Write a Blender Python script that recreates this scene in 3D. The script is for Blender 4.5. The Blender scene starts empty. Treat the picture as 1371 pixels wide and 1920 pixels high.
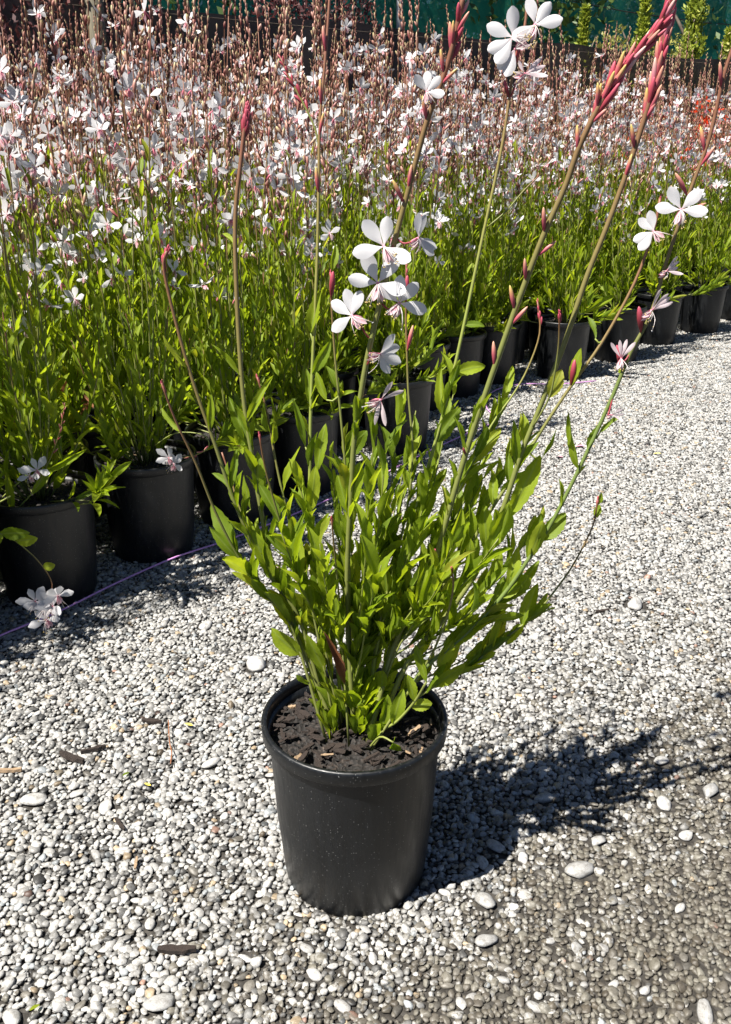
import bpy, math, random
import numpy as np
from mathutils import Vector, Matrix, noise as mnoise

random.seed(7)
RNG = np.random.default_rng(11)
SC = bpy.context.scene
COL = SC.collection
R = math.radians

# ---------------------------------------------------------------- camera
CAM_H, PITCH, FPX = 1.10, R(22.1), 1700.0
CX, CY = 685.5, 960.0
cam = bpy.data.cameras.new('camera')
cam.sensor_fit = 'VERTICAL'; cam.sensor_height = 24.0; cam.lens = 24.0 * FPX / 1920.0
cam.clip_start = 0.02; cam.clip_end = 600
camo = bpy.data.objects.new('camera', cam); COL.objects.link(camo)
camo.location = (0, 0, CAM_H); camo.rotation_euler = (R(90) - PITCH, 0, 0)
SC.camera = camo
# ---------------------------------------------------------------- world, sun, exposure
SUN_EL = R(59)
SD = Vector((0.82, 0.57, 0)).normalized()              # the way shadows fall on the ground
w = bpy.data.worlds.new('World'); SC.world = w; w.use_nodes = True
nt = w.node_tree
sky = nt.nodes.new('ShaderNodeTexSky'); sky.sky_type = 'NISHITA'; sky.sun_disc = False; sky.air_density = .5; sky.dust_density = .2; sky.altitude = 300
sky.sun_elevation = SUN_EL; sky.sun_rotation = math.atan2(-SD.x, -SD.y)
nt.links.new(sky.outputs[0], nt.nodes['Background'].inputs[0])
nt.nodes['Background'].inputs[1].default_value = 0.05
sl = bpy.data.lights.new('sun', 'SUN'); sl.energy = 5.0; sl.angle = R(0.55); sl.color = (1.0, 0.955, 0.88)
so = bpy.data.objects.new('sun', sl); COL.objects.link(so)
ldir = Vector((SD.x * math.cos(SUN_EL), SD.y * math.cos(SUN_EL), -math.sin(SUN_EL)))
so.rotation_euler = ldir.to_track_quat('-Z', 'Y').to_euler(); so.location = (-3, -2, 6)
vs = SC.view_settings
vs.view_transform = 'Standard'; vs.look = 'None'; vs.gamma = 1; vs.exposure = 1.45
SC.cycles.use_denoising = True
SC.cycles.max_bounces = 8; SC.cycles.transparent_max_bounces = 12

# ---------------------------------------------------------------- pixel -> place
SP, CP = math.sin(PITCH), math.cos(PITCH)
def ray(px, py):
    u, v = (px - CX) / FPX, (py - CY) / FPX
    return Vector((u, CP - v * SP, -(SP + v * CP)))
def at_z(px, py, z=0.0):                                # where the ray meets the height z
    d = ray(px, py); t = (z - CAM_H) / d.z
    return Vector((d.x * t, d.y * t, z))
def at_y(px, py, y):                                    # where the ray meets the forward distance y
    d = ray(px, py); t = y / d.y
    return Vector((d.x * t, y, CAM_H + d.z * t))
def to_px(p):
    dx, dy, dz = p[0], p[1], p[2] - CAM_H
    dep = dy * CP - dz * SP; up = dy * SP + dz * CP
    return (CX + FPX * dx / dep, CY - FPX * up / dep)

# ---------------------------------------------------------------- materials
def mat(name):
    m = bpy.data.materials.new(name); m.use_nodes = True
    n = m.node_tree; n.nodes.clear()
    out = n.nodes.new('ShaderNodeOutputMaterial')
    return m, n, out
def N(n, typ, **kw):
    x = n.nodes.new(typ)
    for k, v in kw.items():
        if k.startswith('i_'):
            key = k[2:]; key = int(key) if key.isdigit() else key.replace('_', ' ')
            x.inputs[key].default_value = v
        else: setattr(x, k, v)
    return x
def ramp(n, stops, interp='LINEAR'):
    r = n.nodes.new('ShaderNodeValToRGB'); e = r.color_ramp.elements; r.color_ramp.interpolation = interp
    while len(e) < len(stops): e.new(0.5)
    for i, (p, c) in enumerate(stops):
        e[i].position = p; e[i].color = (*c, 1) if len(c) == 3 else c
    return r
def mixrgb(n, a, b, f, mode='MIX'):
    x = n.nodes.new('ShaderNodeMix'); x.data_type = 'RGBA'; x.blend_type = mode
    L = n.links
    for s, v in ((0, f), (6, a), (7, b)):
        if hasattr(v, 'is_linked') or hasattr(v, 'links'): L.new(v, x.inputs[s])
        else: x.inputs[s].default_value = v if s == 0 else (*v, 1) if len(v) == 3 else v
    return x.outputs[2]
def math_(n, op, a, b=None):
    x = n.nodes.new('ShaderNodeMath'); x.operation = op
    for i, v in enumerate((a, b)):
        if v is None: continue
        if hasattr(v, 'links'): n.links.new(v, x.inputs[i])
        else: x.inputs[i].default_value = v
    return x.outputs[0]

def m_leaf():
    m, n, out = mat('leaf'); L = n.links
    at = N(n, 'ShaderNodeAttribute', attribute_name='rnd'); oi = N(n, 'ShaderNodeObjectInfo')
    r = math_(n, 'FRACT', math_(n, 'ADD', at.outputs['Fac'], oi.outputs['Random']))
    base = ramp(n, [(0, (.115, .180, .010)), (.35, (.178, .250, .012)), (.7, (.230, .300, .016)), (.93, (.270, .335, .022)), (1, (.28, .29, .03))])
    L.new(r, base.inputs[0])
    uv = N(n, 'ShaderNodeUVMap'); sep = N(n, 'ShaderNodeSeparateXYZ'); L.new(uv.outputs[0], sep.inputs[0])
    ax = math_(n, 'ABSOLUTE', math_(n, 'SUBTRACT', sep.outputs[0], .5))
    rib = ramp(n, [(0, (1, 1, 1)), (.05, (.8, .8, .8)), (.09, (0, 0, 0))]); L.new(ax, rib.inputs[0])
    # side veins
    vv = math_(n, 'SINE', math_(n, 'MULTIPLY', math_(n, 'SUBTRACT', sep.outputs[1], math_(n, 'MULTIPLY', ax, .35)), 70.0))
    vr = ramp(n, [(.86, (0, 0, 0)), (1, (.35, .35, .35))]); L.new(vv, vr.inputs[0])
    veins = math_(n, 'MAXIMUM', rib.outputs[0], vr.outputs[0])
    c1 = mixrgb(n, base.outputs[0], (.24, .31, .07), math_(n, 'MULTIPLY', veins, .55))
    nz = N(n, 'ShaderNodeTexNoise', i_Scale=55.0, i_Detail=4.0); tc = N(n, 'ShaderNodeTexCoord'); L.new(tc.outputs['UV'], nz.inputs['Vector'])
    nz.inputs['Scale'].default_value = 7
    c2 = mixrgb(n, c1, (.07, .12, .012), math_(n, 'MULTIPLY', math_(n, 'SUBTRACT', nz.outputs[0], .45), .9))
    b = N(n, 'ShaderNodeBsdfPrincipled', i_Roughness=.55); L.new(c2, b.inputs['Base Color'])
    b.inputs['Specular IOR Level'].default_value = .3
    bp = N(n, 'ShaderNodeBump', i_Strength=.25, i_Distance=.002); L.new(veins, bp.inputs['Height']); L.new(bp.outputs[0], b.inputs['Normal'])
    tr = N(n, 'ShaderNodeBsdfTranslucent'); tcol = mixrgb(n, c2, (1.9, 1.8, .8), 1.0, 'MULTIPLY'); L.new(tcol, tr.inputs[0])
    mx = N(n, 'ShaderNodeMixShader', i_0=.52); L.new(b.outputs[0], mx.inputs[1]); L.new(tr.outputs[0], mx.inputs[2])
    L.new(mx.outputs[0], out.inputs[0]); return m
def m_col(name, rough=.5, trans=0.0, spec=.4):
    m, n, out = mat(name); L = n.links
    at = N(n, 'ShaderNodeAttribute', attribute_name='Col')
    tc = N(n, 'ShaderNodeTexCoord'); nz = N(n, 'ShaderNodeTexNoise', i_Scale=120.0, i_Detail=3.0); L.new(tc.outputs['Object'], nz.inputs['Vector'])
    c = mixrgb(n, at.outputs['Color'], (.72, .68, .62), math_(n, 'MULTIPLY', nz.outputs[0], .8), 'MULTIPLY') if trans == 0 else at.outputs['Color']
    b = N(n, 'ShaderNodeBsdfPrincipled', i_Roughness=rough); L.new(c, b.inputs['Base Color'])
    b.inputs['Specular IOR Level'].default_value = spec
    if trans:
        tr = N(n, 'ShaderNodeBsdfTranslucent'); L.new(c, tr.inputs[0])
        mx = N(n, 'ShaderNodeMixShader', i_0=trans); L.new(b.outputs[0], mx.inputs[1]); L.new(tr.outputs[0], mx.inputs[2])
        L.new(mx.outputs[0], out.inputs[0])
    else: L.new(b.outputs[0], out.inputs[0])
    return m
def m_pot():
    m, n, out = mat('black_plastic'); L = n.links
    tc = N(n, 'ShaderNodeTexCoord')
    mp = N(n, 'ShaderNodeMapping'); L.new(tc.outputs['Object'], mp.inputs[0]); mp.inputs['Scale'].default_value = (1, 1, .12)
    st = N(n, 'ShaderNodeTexNoise', i_Scale=150.0, i_Detail=3.0); L.new(mp.outputs[0], st.inputs['Vector'])
    big = N(n, 'ShaderNodeTexNoise', i_Scale=9.0, i_Detail=4.0); L.new(tc.outputs['Object'], big.inputs['Vector'])
    vo = N(n, 'ShaderNodeTexVoronoi', i_Scale=300.0); L.new(tc.outputs['Object'], vo.inputs['Vector'])
    sp1 = ramp(n, [(.12, (1, 1, 1)), (.26, (0, 0, 0))]); L.new(vo.outputs['Distance'], sp1.inputs[0])
    wn = N(n, 'ShaderNodeSeparateColor'); L.new(vo.outputs['Color'], wn.inputs[0])
    keep = math_(n, 'GREATER_THAN', wn.outputs[0], .72)
    fac = math_(n, 'MULTIPLY', math_(n, 'MULTIPLY', sp1.outputs[0], keep), wn.outputs[1])
    c = ramp(n, [(.3, (.0018, .0022, .0027)), (.75, (.0068, .0078, .0092))]); L.new(math_(n, 'ADD', math_(n, 'MULTIPLY', st.outputs[0], .5), math_(n, 'MULTIPLY', big.outputs[0], .5)), c.inputs[0])
    cc = mixrgb(n, c.outputs[0], (.26, .26, .25), math_(n, 'MULTIPLY', fac, .8))
    b = N(n, 'ShaderNodeBsdfPrincipled'); L.new(cc, b.inputs['Base Color'])
    rr = ramp(n, [(.3, (.33, .33, .33)), (.7, (.50, .50, .50))]); L.new(st.outputs[0], rr.inputs[0]); L.new(rr.outputs[0], b.inputs['Roughness'])
    bp = N(n, 'ShaderNodeBump', i_Strength=.12, i_Distance=.001); L.new(st.outputs[0], bp.inputs['Height']); L.new(bp.outputs[0], b.inputs['Normal'])
    L.new(b.outputs[0], out.inputs[0]); return m
def m_soil():
    m, n, out = mat('potting_mix'); L = n.links
    tc = N(n, 'ShaderNodeTexCoord')
    a = N(n, 'ShaderNodeTexNoise', i_Scale=140.0, i_Detail=6.0); L.new(tc.outputs['Object'], a.inputs['Vector'])
    v = N(n, 'ShaderNodeTexVoronoi', i_Scale=130.0); L.new(tc.outputs['Object'], v.inputs['Vector'])
    c = ramp(n, [(.3, (.003, .0025, .002)), (.55, (.012, .009, .007)), (.70, (.035, .025, .019)), (.82, (.14, .11, .085))]); L.new(a.outputs[0], c.inputs[0])
    b = N(n, 'ShaderNodeBsdfPrincipled', i_Roughness=.8); L.new(c.outputs[0], b.inputs['Base Color'])
    bp = N(n, 'ShaderNodeBump', i_Strength=1.0, i_Distance=.006); L.new(v.outputs['Distance'], bp.inputs['Height']); L.new(bp.outputs[0], b.inputs['Normal'])
    L.new(b.outputs[0], out.inputs[0]); return m
def m_pebble(name, instancer):
    m, n, out = mat(name); L = n.links
    if instancer:
        at = N(n, 'ShaderNodeAttribute', attribute_name='Col', attribute_type='INSTANCER'); col = at.outputs['Color']
        rnd = N(n, 'ShaderNodeObjectInfo').outputs['Random']
    else:
        oi = N(n, 'ShaderNodeObjectInfo'); col = oi.outputs['Color']; rnd = oi.outputs['Random']
    tc = N(n, 'ShaderNodeTexCoord')
    ad = N(n, 'ShaderNodeVectorMath', operation='ADD'); L.new(tc.outputs['Object'], ad.inputs[0])
    cmb = N(n, 'ShaderNodeCombineXYZ'); k = math_(n, 'MULTIPLY', rnd, 40.0); L.new(k, cmb.inputs[0]); L.new(k, cmb.inputs[1]); L.new(cmb.outputs[0], ad.inputs[1])
    sc = 1.0
    n1 = N(n, 'ShaderNodeTexNoise', i_Scale=2.2 * sc, i_Detail=5.0, i_Roughness=.65); L.new(ad.outputs[0], n1.inputs['Vector'])
    n2 = N(n, 'ShaderNodeTexNoise', i_Scale=9.0 * sc, i_Detail=4.0); L.new(ad.outputs[0], n2.inputs['Vector'])
    r1 = ramp(n, [(.32, (.62, .60, .57)), (.5, (.95, .95, .95)), (.7, (1.12, 1.12, 1.12))]); L.new(n1.outputs[0], r1.inputs[0])
    n3 = N(n, 'ShaderNodeTexNoise', i_Scale=.75, i_Detail=3.0, i_Roughness=.6); L.new(ad.outputs[0], n3.inputs['Vector'])
    if instancer:
        th = math_(n, 'MULTIPLY', math_(n, 'ADD', math_(n, 'SUBTRACT', at.outputs['Alpha'], n3.outputs[0]), .0), 7.0)
        cl = N(n, 'ShaderNodeClamp'); L.new(th, cl.inputs[0])
        sb = ramp(n, [(0, (.060, .050, .036)), (.5, (.098, .087, .067)), (1, (.16, .15, .122))]); L.new(rnd, sb.inputs[0])
        col = mixrgb(n, col, sb.outputs[0], math_(n, 'MULTIPLY', cl.outputs[0], .93))
    c1 = mixrgb(n, col, r1.outputs[0], 1.0, 'MULTIPLY')
    r2 = ramp(n, [(.35, (.78, .77, .75)), (.6, (1.04, 1.04, 1.04))]); L.new(n2.outputs[0], r2.inputs[0])
    c2 = mixrgb(n, c1, r2.outputs[0], 1.0, 'MULTIPLY')
    b = N(n, 'ShaderNodeBsdfPrincipled', i_Roughness=.5); L.new(c2, b.inputs['Base Color']); b.inputs['Specular IOR Level'].default_value = .45
    bp = N(n, 'ShaderNodeBump', i_Strength=.35, i_Distance=.0008); L.new(n2.outputs[0], bp.inputs['Height']); L.new(bp.outputs[0], b.inputs['Normal'])
    L.new(b.outputs[0], out.inputs[0]); return m
def m_ground():
    m, n, out = mat('gravel_ground'); L = n.links
    tc = N(n, 'ShaderNodeTexCoord')
    v = N(n, 'ShaderNodeTexVoronoi', i_Scale=85.0); L.new(tc.outputs['Object'], v.inputs['Vector'])
    sp = N(n, 'ShaderNodeSeparateColor'); L.new(v.outputs['Color'], sp.inputs[0])
    nz = N(n, 'ShaderNodeTexNoise', i_Scale=260.0, i_Detail=5.0); L.new(tc.outputs['Object'], nz.inputs['Vector'])
    c = ramp(n, [(0, (.012, .0105, .0085)), (.5, (.032, .028, .023)), (1, (.075, .068, .056))]); L.new(nz.outputs[0], c.inputs[0])
    d = ramp(n, [(.25, (1, 1, 1)), (.75, (.45, .43, .40))]); L.new(v.outputs['Distance'], d.inputs[0])
    cc = mixrgb(n, c.outputs[0], d.outputs[0], .7, 'MULTIPLY')
    b = N(n, 'ShaderNodeBsdfPrincipled', i_Roughness=.8); L.new(cc, b.inputs['Base Color'])
    bp = N(n, 'ShaderNodeBump', i_Strength=.7, i_Distance=.006); bp.invert = True
    L.new(v.outputs['Distance'], bp.inputs['Height']); L.new(bp.outputs[0], b.inputs['Normal'])
    L.new(b.outputs[0], out.inputs[0]); return m
def m_plain(name, stops, scale=30.0, rough=.7, stretch=(1, 1, 1), bump=.3, coords='Object'):
    m, n, out = mat(name); L = n.links
    tc = N(n, 'ShaderNodeTexCoord'); mp = N(n, 'ShaderNodeMapping'); mp.inputs['Scale'].default_value = stretch
    L.new(tc.outputs[coords], mp.inputs[0])
    nz = N(n, 'ShaderNodeTexNoise', i_Scale=scale, i_Detail=5.0); L.new(mp.outputs[0], nz.inputs['Vector'])
    c = ramp(n, stops); L.new(nz.outputs[0], c.inputs[0])
    b = N(n, 'ShaderNodeBsdfPrincipled', i_Roughness=rough); L.new(c.outputs[0], b.inputs['Base Color'])
    bp = N(n, 'ShaderNodeBump', i_Strength=bump, i_Distance=.003); L.new(nz.outputs[0], bp.inputs['Height']); L.new(bp.outputs[0], b.inputs['Normal'])
    L.new(b.outputs[0], out.inputs[0]); return m
def m_net(name, colr, alpha, wave=6.0):
    m, n, out = mat(name); L = n.links
    tc = N(n, 'ShaderNodeTexCoord')
    nz = N(n, 'ShaderNodeTexNoise', i_Scale=wave, i_Detail=4.0); L.new(tc.outputs['Object'], nz.inputs['Vector'])
    wv = N(n, 'ShaderNodeTexNoise', i_Scale=260.0, i_Detail=2.0); L.new(tc.outputs['Object'], wv.inputs['Vector'])
    c = mixrgb(n, colr, tuple(x * .45 for x in colr), nz.outputs[0])
    c = mixrgb(n, c, (.6, .6, .6), math_(n, 'MULTIPLY', wv.outputs[0], .5), 'MULTIPLY')
    d = N(n, 'ShaderNodeBsdfDiffuse'); L.new(c, d.inputs[0])
    tr = N(n, 'ShaderNodeBsdfTranslucent'); L.new(c, tr.inputs[0])
    m1 = N(n, 'ShaderNodeMixShader', i_0=.4); L.new(d.outputs[0], m1.inputs[1]); L.new(tr.outputs[0], m1.inputs[2])
    tp = N(n, 'ShaderNodeBsdfTransparent')
    m2 = N(n, 'ShaderNodeMixShader', i_0=alpha); L.new(tp.outputs[0], m2.inputs[1]); L.new(m1.outputs[0], m2.inputs[2])
    L.new(m2.outputs[0], out.inputs[0]); return m
def m_foliage(name, stops):
    m, n, out = mat(name); L = n.links
    at = N(n, 'ShaderNodeAttribute', attribute_name='rnd')
    c = ramp(n, stops); L.new(at.outputs['Fac'], c.inputs[0])
    b = N(n, 'ShaderNodeBsdfPrincipled', i_Roughness=.55); L.new(c.outputs[0], b.inputs['Base Color'])
    tr = N(n, 'ShaderNodeBsdfTranslucent'); L.new(c.outputs[0], tr.inputs[0])
    mx = N(n, 'ShaderNodeMixShader', i_0=.35); L.new(b.outputs[0], mx.inputs[1]); L.new(tr.outputs[0], mx.inputs[2])
    L.new(mx.outputs[0], out.inputs[0]); return m

M = dict(leaf=m_leaf(), stem=m_col('stem_skin', .5), petal=m_col('petal', .5, .42, .2), bud=m_col('bud_skin', .45, .15),
         pot=m_pot(), soil=m_soil(), pebble=m_pebble('pebble', True), stone=m_pebble('stone', False), ground=m_ground(),
         bark=m_plain('bark', [(.3, (.006, .004, .003)), (.6, (.030, .018, .012)), (.8, (.12, .08, .055))], 60, .75, (1, .15, 1), .6),
         wood=m_plain('weathered_wood', [(.3, (.07, .06, .038)), (.7, (.15, .13, .085))], 18, .8, (6, 6, .5)),
         straw=m_plain('straw', [(.3, (.16, .10, .055)), (.7, (.36, .26, .16))], 60, .7),
         string=m_plain('purple_string', [(.3, (.42, .16, .42)), (.7, (.66, .36, .66))], 300, .5),
         yellow=m_plain('yellow_petal', [(.3, (.60, .48, .05)), (.7, (.78, .66, .12))], 80, .5),
         pinkp=m_plain('pink_petal', [(.3, (.55, .12, .22)), (.7, (.75, .38, .45))], 80, .5),
         deadleaf=m_plain('dead_leaf', [(.3, (.11, .035, .012)), (.7, (.34, .13, .045))], 45, .6),
         metal=m_plain('galvanised', [(.3, (.30, .31, .32)), (.7, (.45, .46, .46))], 20, .5),
         blackcloth=m_net('black_windbreak', (.125, .105, .105), .975, 3.0),
         greennet=m_net('green_shade_net', (.05, .40, .29), .88, 2.2),
         trunk=m_plain('tree_bark', [(.3, (.05, .035, .025)), (.7, (.13, .10, .075))], 20, .8),
         fol_conifer=m_foliage('conifer_foliage', [(0, (.15, .20, .02)), (.6, (.28, .34, .035)), (1, (.42, .44, .06))]),
         fol_shrub=m_foliage('shrub_foliage', [(0, (.15, .16, .03)), (.6, (.28, .28, .06)), (1, (.40, .36, .10))]),
         fol_maroon=m_foliage('maroon_foliage', [(0, (.035, .010, .012)), (.6, (.085, .024, .026)), (1, (.14, .05, .045))]),
         fol_tree=m_foliage('tree_foliage', [(0, (.03, .065, .015)), (.6, (.06, .11, .022)), (1, (.11, .16, .03))]))

# ---------------------------------------------------------------- mesh tools
def build(name, V, F, m, parent=None, smooth=True, attrs=None, uv=None):
    me = bpy.data.meshes.new(name)
    me.from_pydata([tuple(v) for v in V], [], [tuple(f) for f in F])
    if smooth: me.polygons.foreach_set('use_smooth', np.ones(len(me.polygons), bool))
    fill(me, attrs, uv); me.materials.append(m); me.update()
    return link(name, me, parent)
def fill(me, attrs, uv):
    for k, a in (attrs or {}).items():
        a = np.asarray(a, np.float32)
        if a.ndim == 1:
            me.attributes.new(k, 'FLOAT', 'POINT').data.foreach_set('value', a)
        else:
            if a.shape[1] == 3: a = np.hstack([a, np.ones((len(a), 1), np.float32)])
            me.attributes.new(k, 'FLOAT_COLOR', 'POINT').data.foreach_set('color', a.ravel())
    if uv is not None:
        lv = np.empty(len(me.loops), np.int32); me.loops.foreach_get('vertex_index', lv)
        me.uv_layers.new(name='UVMap').data.foreach_set('uv', np.asarray(uv, np.float32)[lv].ravel())
def mesh_only(name, V, F, m, attrs=None, uv=None, smooth=True):
    me = bpy.data.meshes.new(name); me.from_pydata([tuple(v) for v in V], [], [tuple(f) for f in F])
    if smooth: me.polygons.foreach_set('use_smooth', np.ones(len(me.polygons), bool))
    fill(me, attrs, uv); me.materials.append(m); me.update(); return me
def link(name, me, parent=None, mtx=None):
    o = bpy.data.objects.new(name, me); COL.objects.link(o)
    if parent is not None: o.parent = parent
    if mtx is not None: o.matrix_local = mtx
    return o
def empty(name, loc, label, cat, group=None, rz=0):
    o = bpy.data.objects.new(name, None); COL.objects.link(o); o.location = loc; o.rotation_euler = (0, 0, rz)
    o.empty_display_size = .05
    return tag(o, label, cat, group)
def tag(o, label, cat, group=None):
    o['label'] = label; o['category'] = cat
    if group: o['group'] = group
    return o
def stuff(o): o['kind'] = 'stuff'; return o
def structure(o): o['kind'] = 'structure'; return o
def copy_tree(o, parent=None):
    c = o.copy(); COL.objects.link(c); c.parent = parent
    for ch in list(KIDS.get(o, o.children)): copy_tree(ch, c)
    return c
KIDS = {}

class Acc:                                              # collects transformed pieces of ONE thing's part
    def __init__(s): s.V, s.F, s.A, s.U, s.n = [], [], [], [], 0
    def add(s, V, F, a, uv=None, mtx=None):
        V = np.asarray(V, float)
        if mtx is not None:
            m4 = np.array(mtx); V = V @ m4[:3, :3].T + m4[:3, 3]
        s.V.append(V); s.F += [tuple(i + s.n for i in f) for f in F]
        a = np.asarray(a, float)
        if a.ndim == 0: a = np.full(len(V), float(a))
        elif a.ndim == 1 and len(a) == 3 and len(V) != 3: a = np.tile(a, (len(V), 1))
        s.A.append(a); s.U.append(np.zeros((len(V), 2)) if uv is None else uv); s.n += len(V)
    def mesh(s, name, m, key, uv=False):
        return mesh_only(name, np.concatenate(s.V), s.F, m, {key: np.concatenate(s.A)}, np.concatenate(s.U) if uv else None)

def tube(P, rad, k=6, cap=True):
    P = np.asarray([tuple(p) for p in P], float); n = len(P)
    rad = np.full(n, rad) if np.isscalar(rad) else np.asarray(rad, float)
    T = np.gradient(P, axis=0); T /= np.linalg.norm(T, axis=1)[:, None] + 1e-12
    ref = np.array([0, 0, 1.0]) if abs(T[0][2]) < .9 else np.array([1.0, 0, 0])
    V = []; F = []
    b = np.cross(T[0], ref); b /= np.linalg.norm(b)
    for i in range(n):
        b = b - T[i] * np.dot(b, T[i]); b /= np.linalg.norm(b) + 1e-12
        c = np.cross(T[i], b)
        for j in range(k):
            a = 2 * math.pi * j / k; V.append(P[i] + rad[i] * (math.cos(a) * b + math.sin(a) * c))
    for i in range(n - 1):
        for j in range(k):
            F.append((i * k + j, i * k + (j + 1) % k, (i + 1) * k + (j + 1) % k, (i + 1) * k + j))
    if cap:
        F.append(tuple(range(k - 1, -1, -1))); F.append(tuple((n - 1) * k + j for j in range(k)))
    return np.array(V), F
def catmull(P, per=5):
    P = [Vector(p) for p in P]; Q = [P[0] * 2 - P[1]] + P + [P[-1] * 2 - P[-2]]; out = []
    for i in range(1, len(Q) - 2):
        a, b, c, d = Q[i - 1:i + 3]
        for k in range(per):
            t = k / per
            out.append(.5 * ((2 * b) + (c - a) * t + (2 * a - 5 * b + 4 * c - d) * t * t + (3 * b - a - 3 * c + d) * t ** 3))
    out.append(P[-1]); return out
def frame(base, d, nrm, L, W, T=None):                  # x across, y along, z face
    d = Vector(d).normalized(); x = d.cross(Vector(nrm))
    if x.length < 1e-4: x = d.orthogonal()
    x.normalize(); z = x.cross(d).normalized()
    T = T or L
    m = Matrix.Identity(4)
    for i in range(3):
        m[i][0] = x[i] * W; m[i][1] = d[i] * L; m[i][2] = z[i] * T; m[i][3] = base[i]
    return m
def rvec(rng=random): return Vector((rng.uniform(-1, 1), rng.uniform(-1, 1), rng.uniform(-1, 1)))

# ---------------------------------------------------------------- plant pieces (unit sized)
def leaf_piece(rows, cols, seed, teeth=.0, bend=.15, fold=.18, wave=.03, peak=.45, tipw=1.0):
    r = random.Random(seed); V = []; F = []; U = []
    ph = r.uniform(0, 6.28); tw = r.uniform(-.35, .35); side = r.uniform(-.06, .06)
    for i in range(rows + 1):
        t = i / rows
        wd = (t ** .85) * ((1 - t) ** .80) / ((peak ** .85) * ((1 - peak) ** .80))
        wd = min(1, wd) * .5 + .018 * (1 - t)
        for j in range(cols + 1):
            s = -1 + 2 * j / cols
            wl = wd
            if abs(s) > .99 and 0 < i < rows: wl = wd * (1 + teeth * (1 if i % 2 else -1) * (1 + r.uniform(-.9, .9)))
            x = s * wl; z = -bend * t * t + fold * abs(x) * .8 + wave * math.sin(9 * t + ph + (2 if s > 0 else 0)) * abs(s)
            ca, sa = math.cos(tw * t), math.sin(tw * t)
            V.append((x * ca - z * sa * .3 + side * math.sin(3.14 * t), t, z + x * sa * .3)); U.append((.5 + s * .5 * max(.15, 1), t))
    c = cols + 1
    for i in range(rows):
        for j in range(cols): F.append((i * c + j, i * c + j + 1, (i + 1) * c + j + 1, (i + 1) * c + j))
    return np.array(V), F, np.array(U)
LEAF_HI = [leaf_piece(14, 4, s, .05, random.Random(s).uniform(-.05, .32), random.Random(s + 9).uniform(.1, .5), .035, random.Random(s).choice([.4, .5, .55])) for s in range(10)]
LEAF_LO = [leaf_piece(6, 2, s + 40, .04, random.Random(s).uniform(0, .35), .25, .02) for s in range(6)]
LEAF_HI_ME = [mesh_only('leaf', v, f, M['leaf'], {'rnd': np.zeros(len(v))}, u) for v, f, u in LEAF_HI]
LEAF_LO_ME = [mesh_only('leaf', v, f, M['leaf'], {'rnd': np.zeros(len(v))}, u) for v, f, u in LEAF_LO]
DEAD_ME = mesh_only('dead_leaf', LEAF_HI[3][0], LEAF_HI[3][1], M['deadleaf'], None, LEAF_HI[3][2])

WHITE = np.array((.64, .63, .64)); PINK = np.array((.72, .23, .31)); ROSE = np.array((.42, .06, .10)); PALE = np.array((.80, .60, .62))
LIME = np.array((.42, .40, .13)); RED = np.array((.28, .035, .05)); BROWN = np.array((.20, .085, .05)); OLIVE = np.array((.17, .19, .05)); PEACH = np.array((.62, .36, .28))
def petal_piece(rows, cols, seed, narrow=1.0, c0=PALE, c1=WHITE):
    r = random.Random(seed); V = []; F = []; C = []
    cup = r.uniform(.03, .16); rec = r.uniform(-.12, .14)
    for i in range(rows + 1):
        t = i / rows
        wd = (.05 + .95 * (math.sin(min(1, t / .64) * math.pi / 2) ** 1.7)) if t < .64 else math.sqrt(max(0, 1 - ((t - .64) / .365) ** 2))
        wd *= .235 * narrow
        for j in range(cols + 1):
            s = -1 + 2 * j / cols
            V.append((s * wd, t, -cup * s * s * wd * 2 + rec * t * t + .015 * math.sin(7 * t + seed) * s)); C.append(c0 * max(0, 1 - t * 4) + c1 * min(1, t * 4))
    c = cols + 1
    for i in range(rows):
        for j in range(cols): F.append((i * c + j, i * c + j + 1, (i + 1) * c + j + 1, (i + 1) * c + j))
    return np.array(V), F, np.array(C)
PET_HI = [petal_piece(9, 4, s) for s in range(5)]
PET_OLD = [petal_piece(8, 2, s + 20, .42, PINK, PALE * .6 + WHITE * .4) for s in range(3)]
PET_LO = [petal_piece(4, 2, s) for s in range(3)]
PET_HI_ME = [mesh_only('petal', v, f, M['petal'], {'Col': c}) for v, f, c in PET_HI]
PET_OLD_ME = [mesh_only('petal', v, f, M['petal'], {'Col': c}) for v, f, c in PET_OLD]
def bud_piece(k=6, slim=.13, base=RED, mid=PINK, tip=LIME):
    ts = [0, .12, .3, .55, .8, .95, 1.0]; rs = [.25, .35, .75, 1, .8, .4, .05]
    P = [(0, t, .05 * math.sin(3 * t)) for t in ts]
    V, F = tube(P, [slim * r for r in rs], k)
    C = []
    for t in ts:
        c = base + (mid - base) * min(1, t / .5) if t < .5 else mid + (tip - mid) * ((t - .5) / .5)
        C += [c] * k
    return V, F, np.array(C)
CRIM = np.array((.50, .085, .13)); GOLD = np.array((.52, .44, .12))
BUD_HI = [bud_piece(7, .085, RED, CRIM, GOLD), bud_piece(7, .085, RED * 1.2, CRIM * .8, GOLD * .5 + PINK * .5), bud_piece(7, .11, RED * .6, RED * .9, CRIM * .8)]
BUD_HI += [bud_piece(7, .10, RED * .8, RED * 1.1, CRIM), bud_piece(7, .09, ROSE, PINK * .8, np.array((.70, .50, .40)))]
BUD_LO = [bud_piece(4, .17, BROWN * .8, np.array((.36, .16, .13)), PEACH), bud_piece(4, .17, RED, np.array((.30, .11, .10)), PEACH * .8), bud_piece(4, .16, BROWN, PEACH * .8, LIME * .9 + .12)]
BUD_HI_ME = [mesh_only('bud', v, f, M['bud'], {'Col': c}) for v, f, c in BUD_HI]
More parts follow.
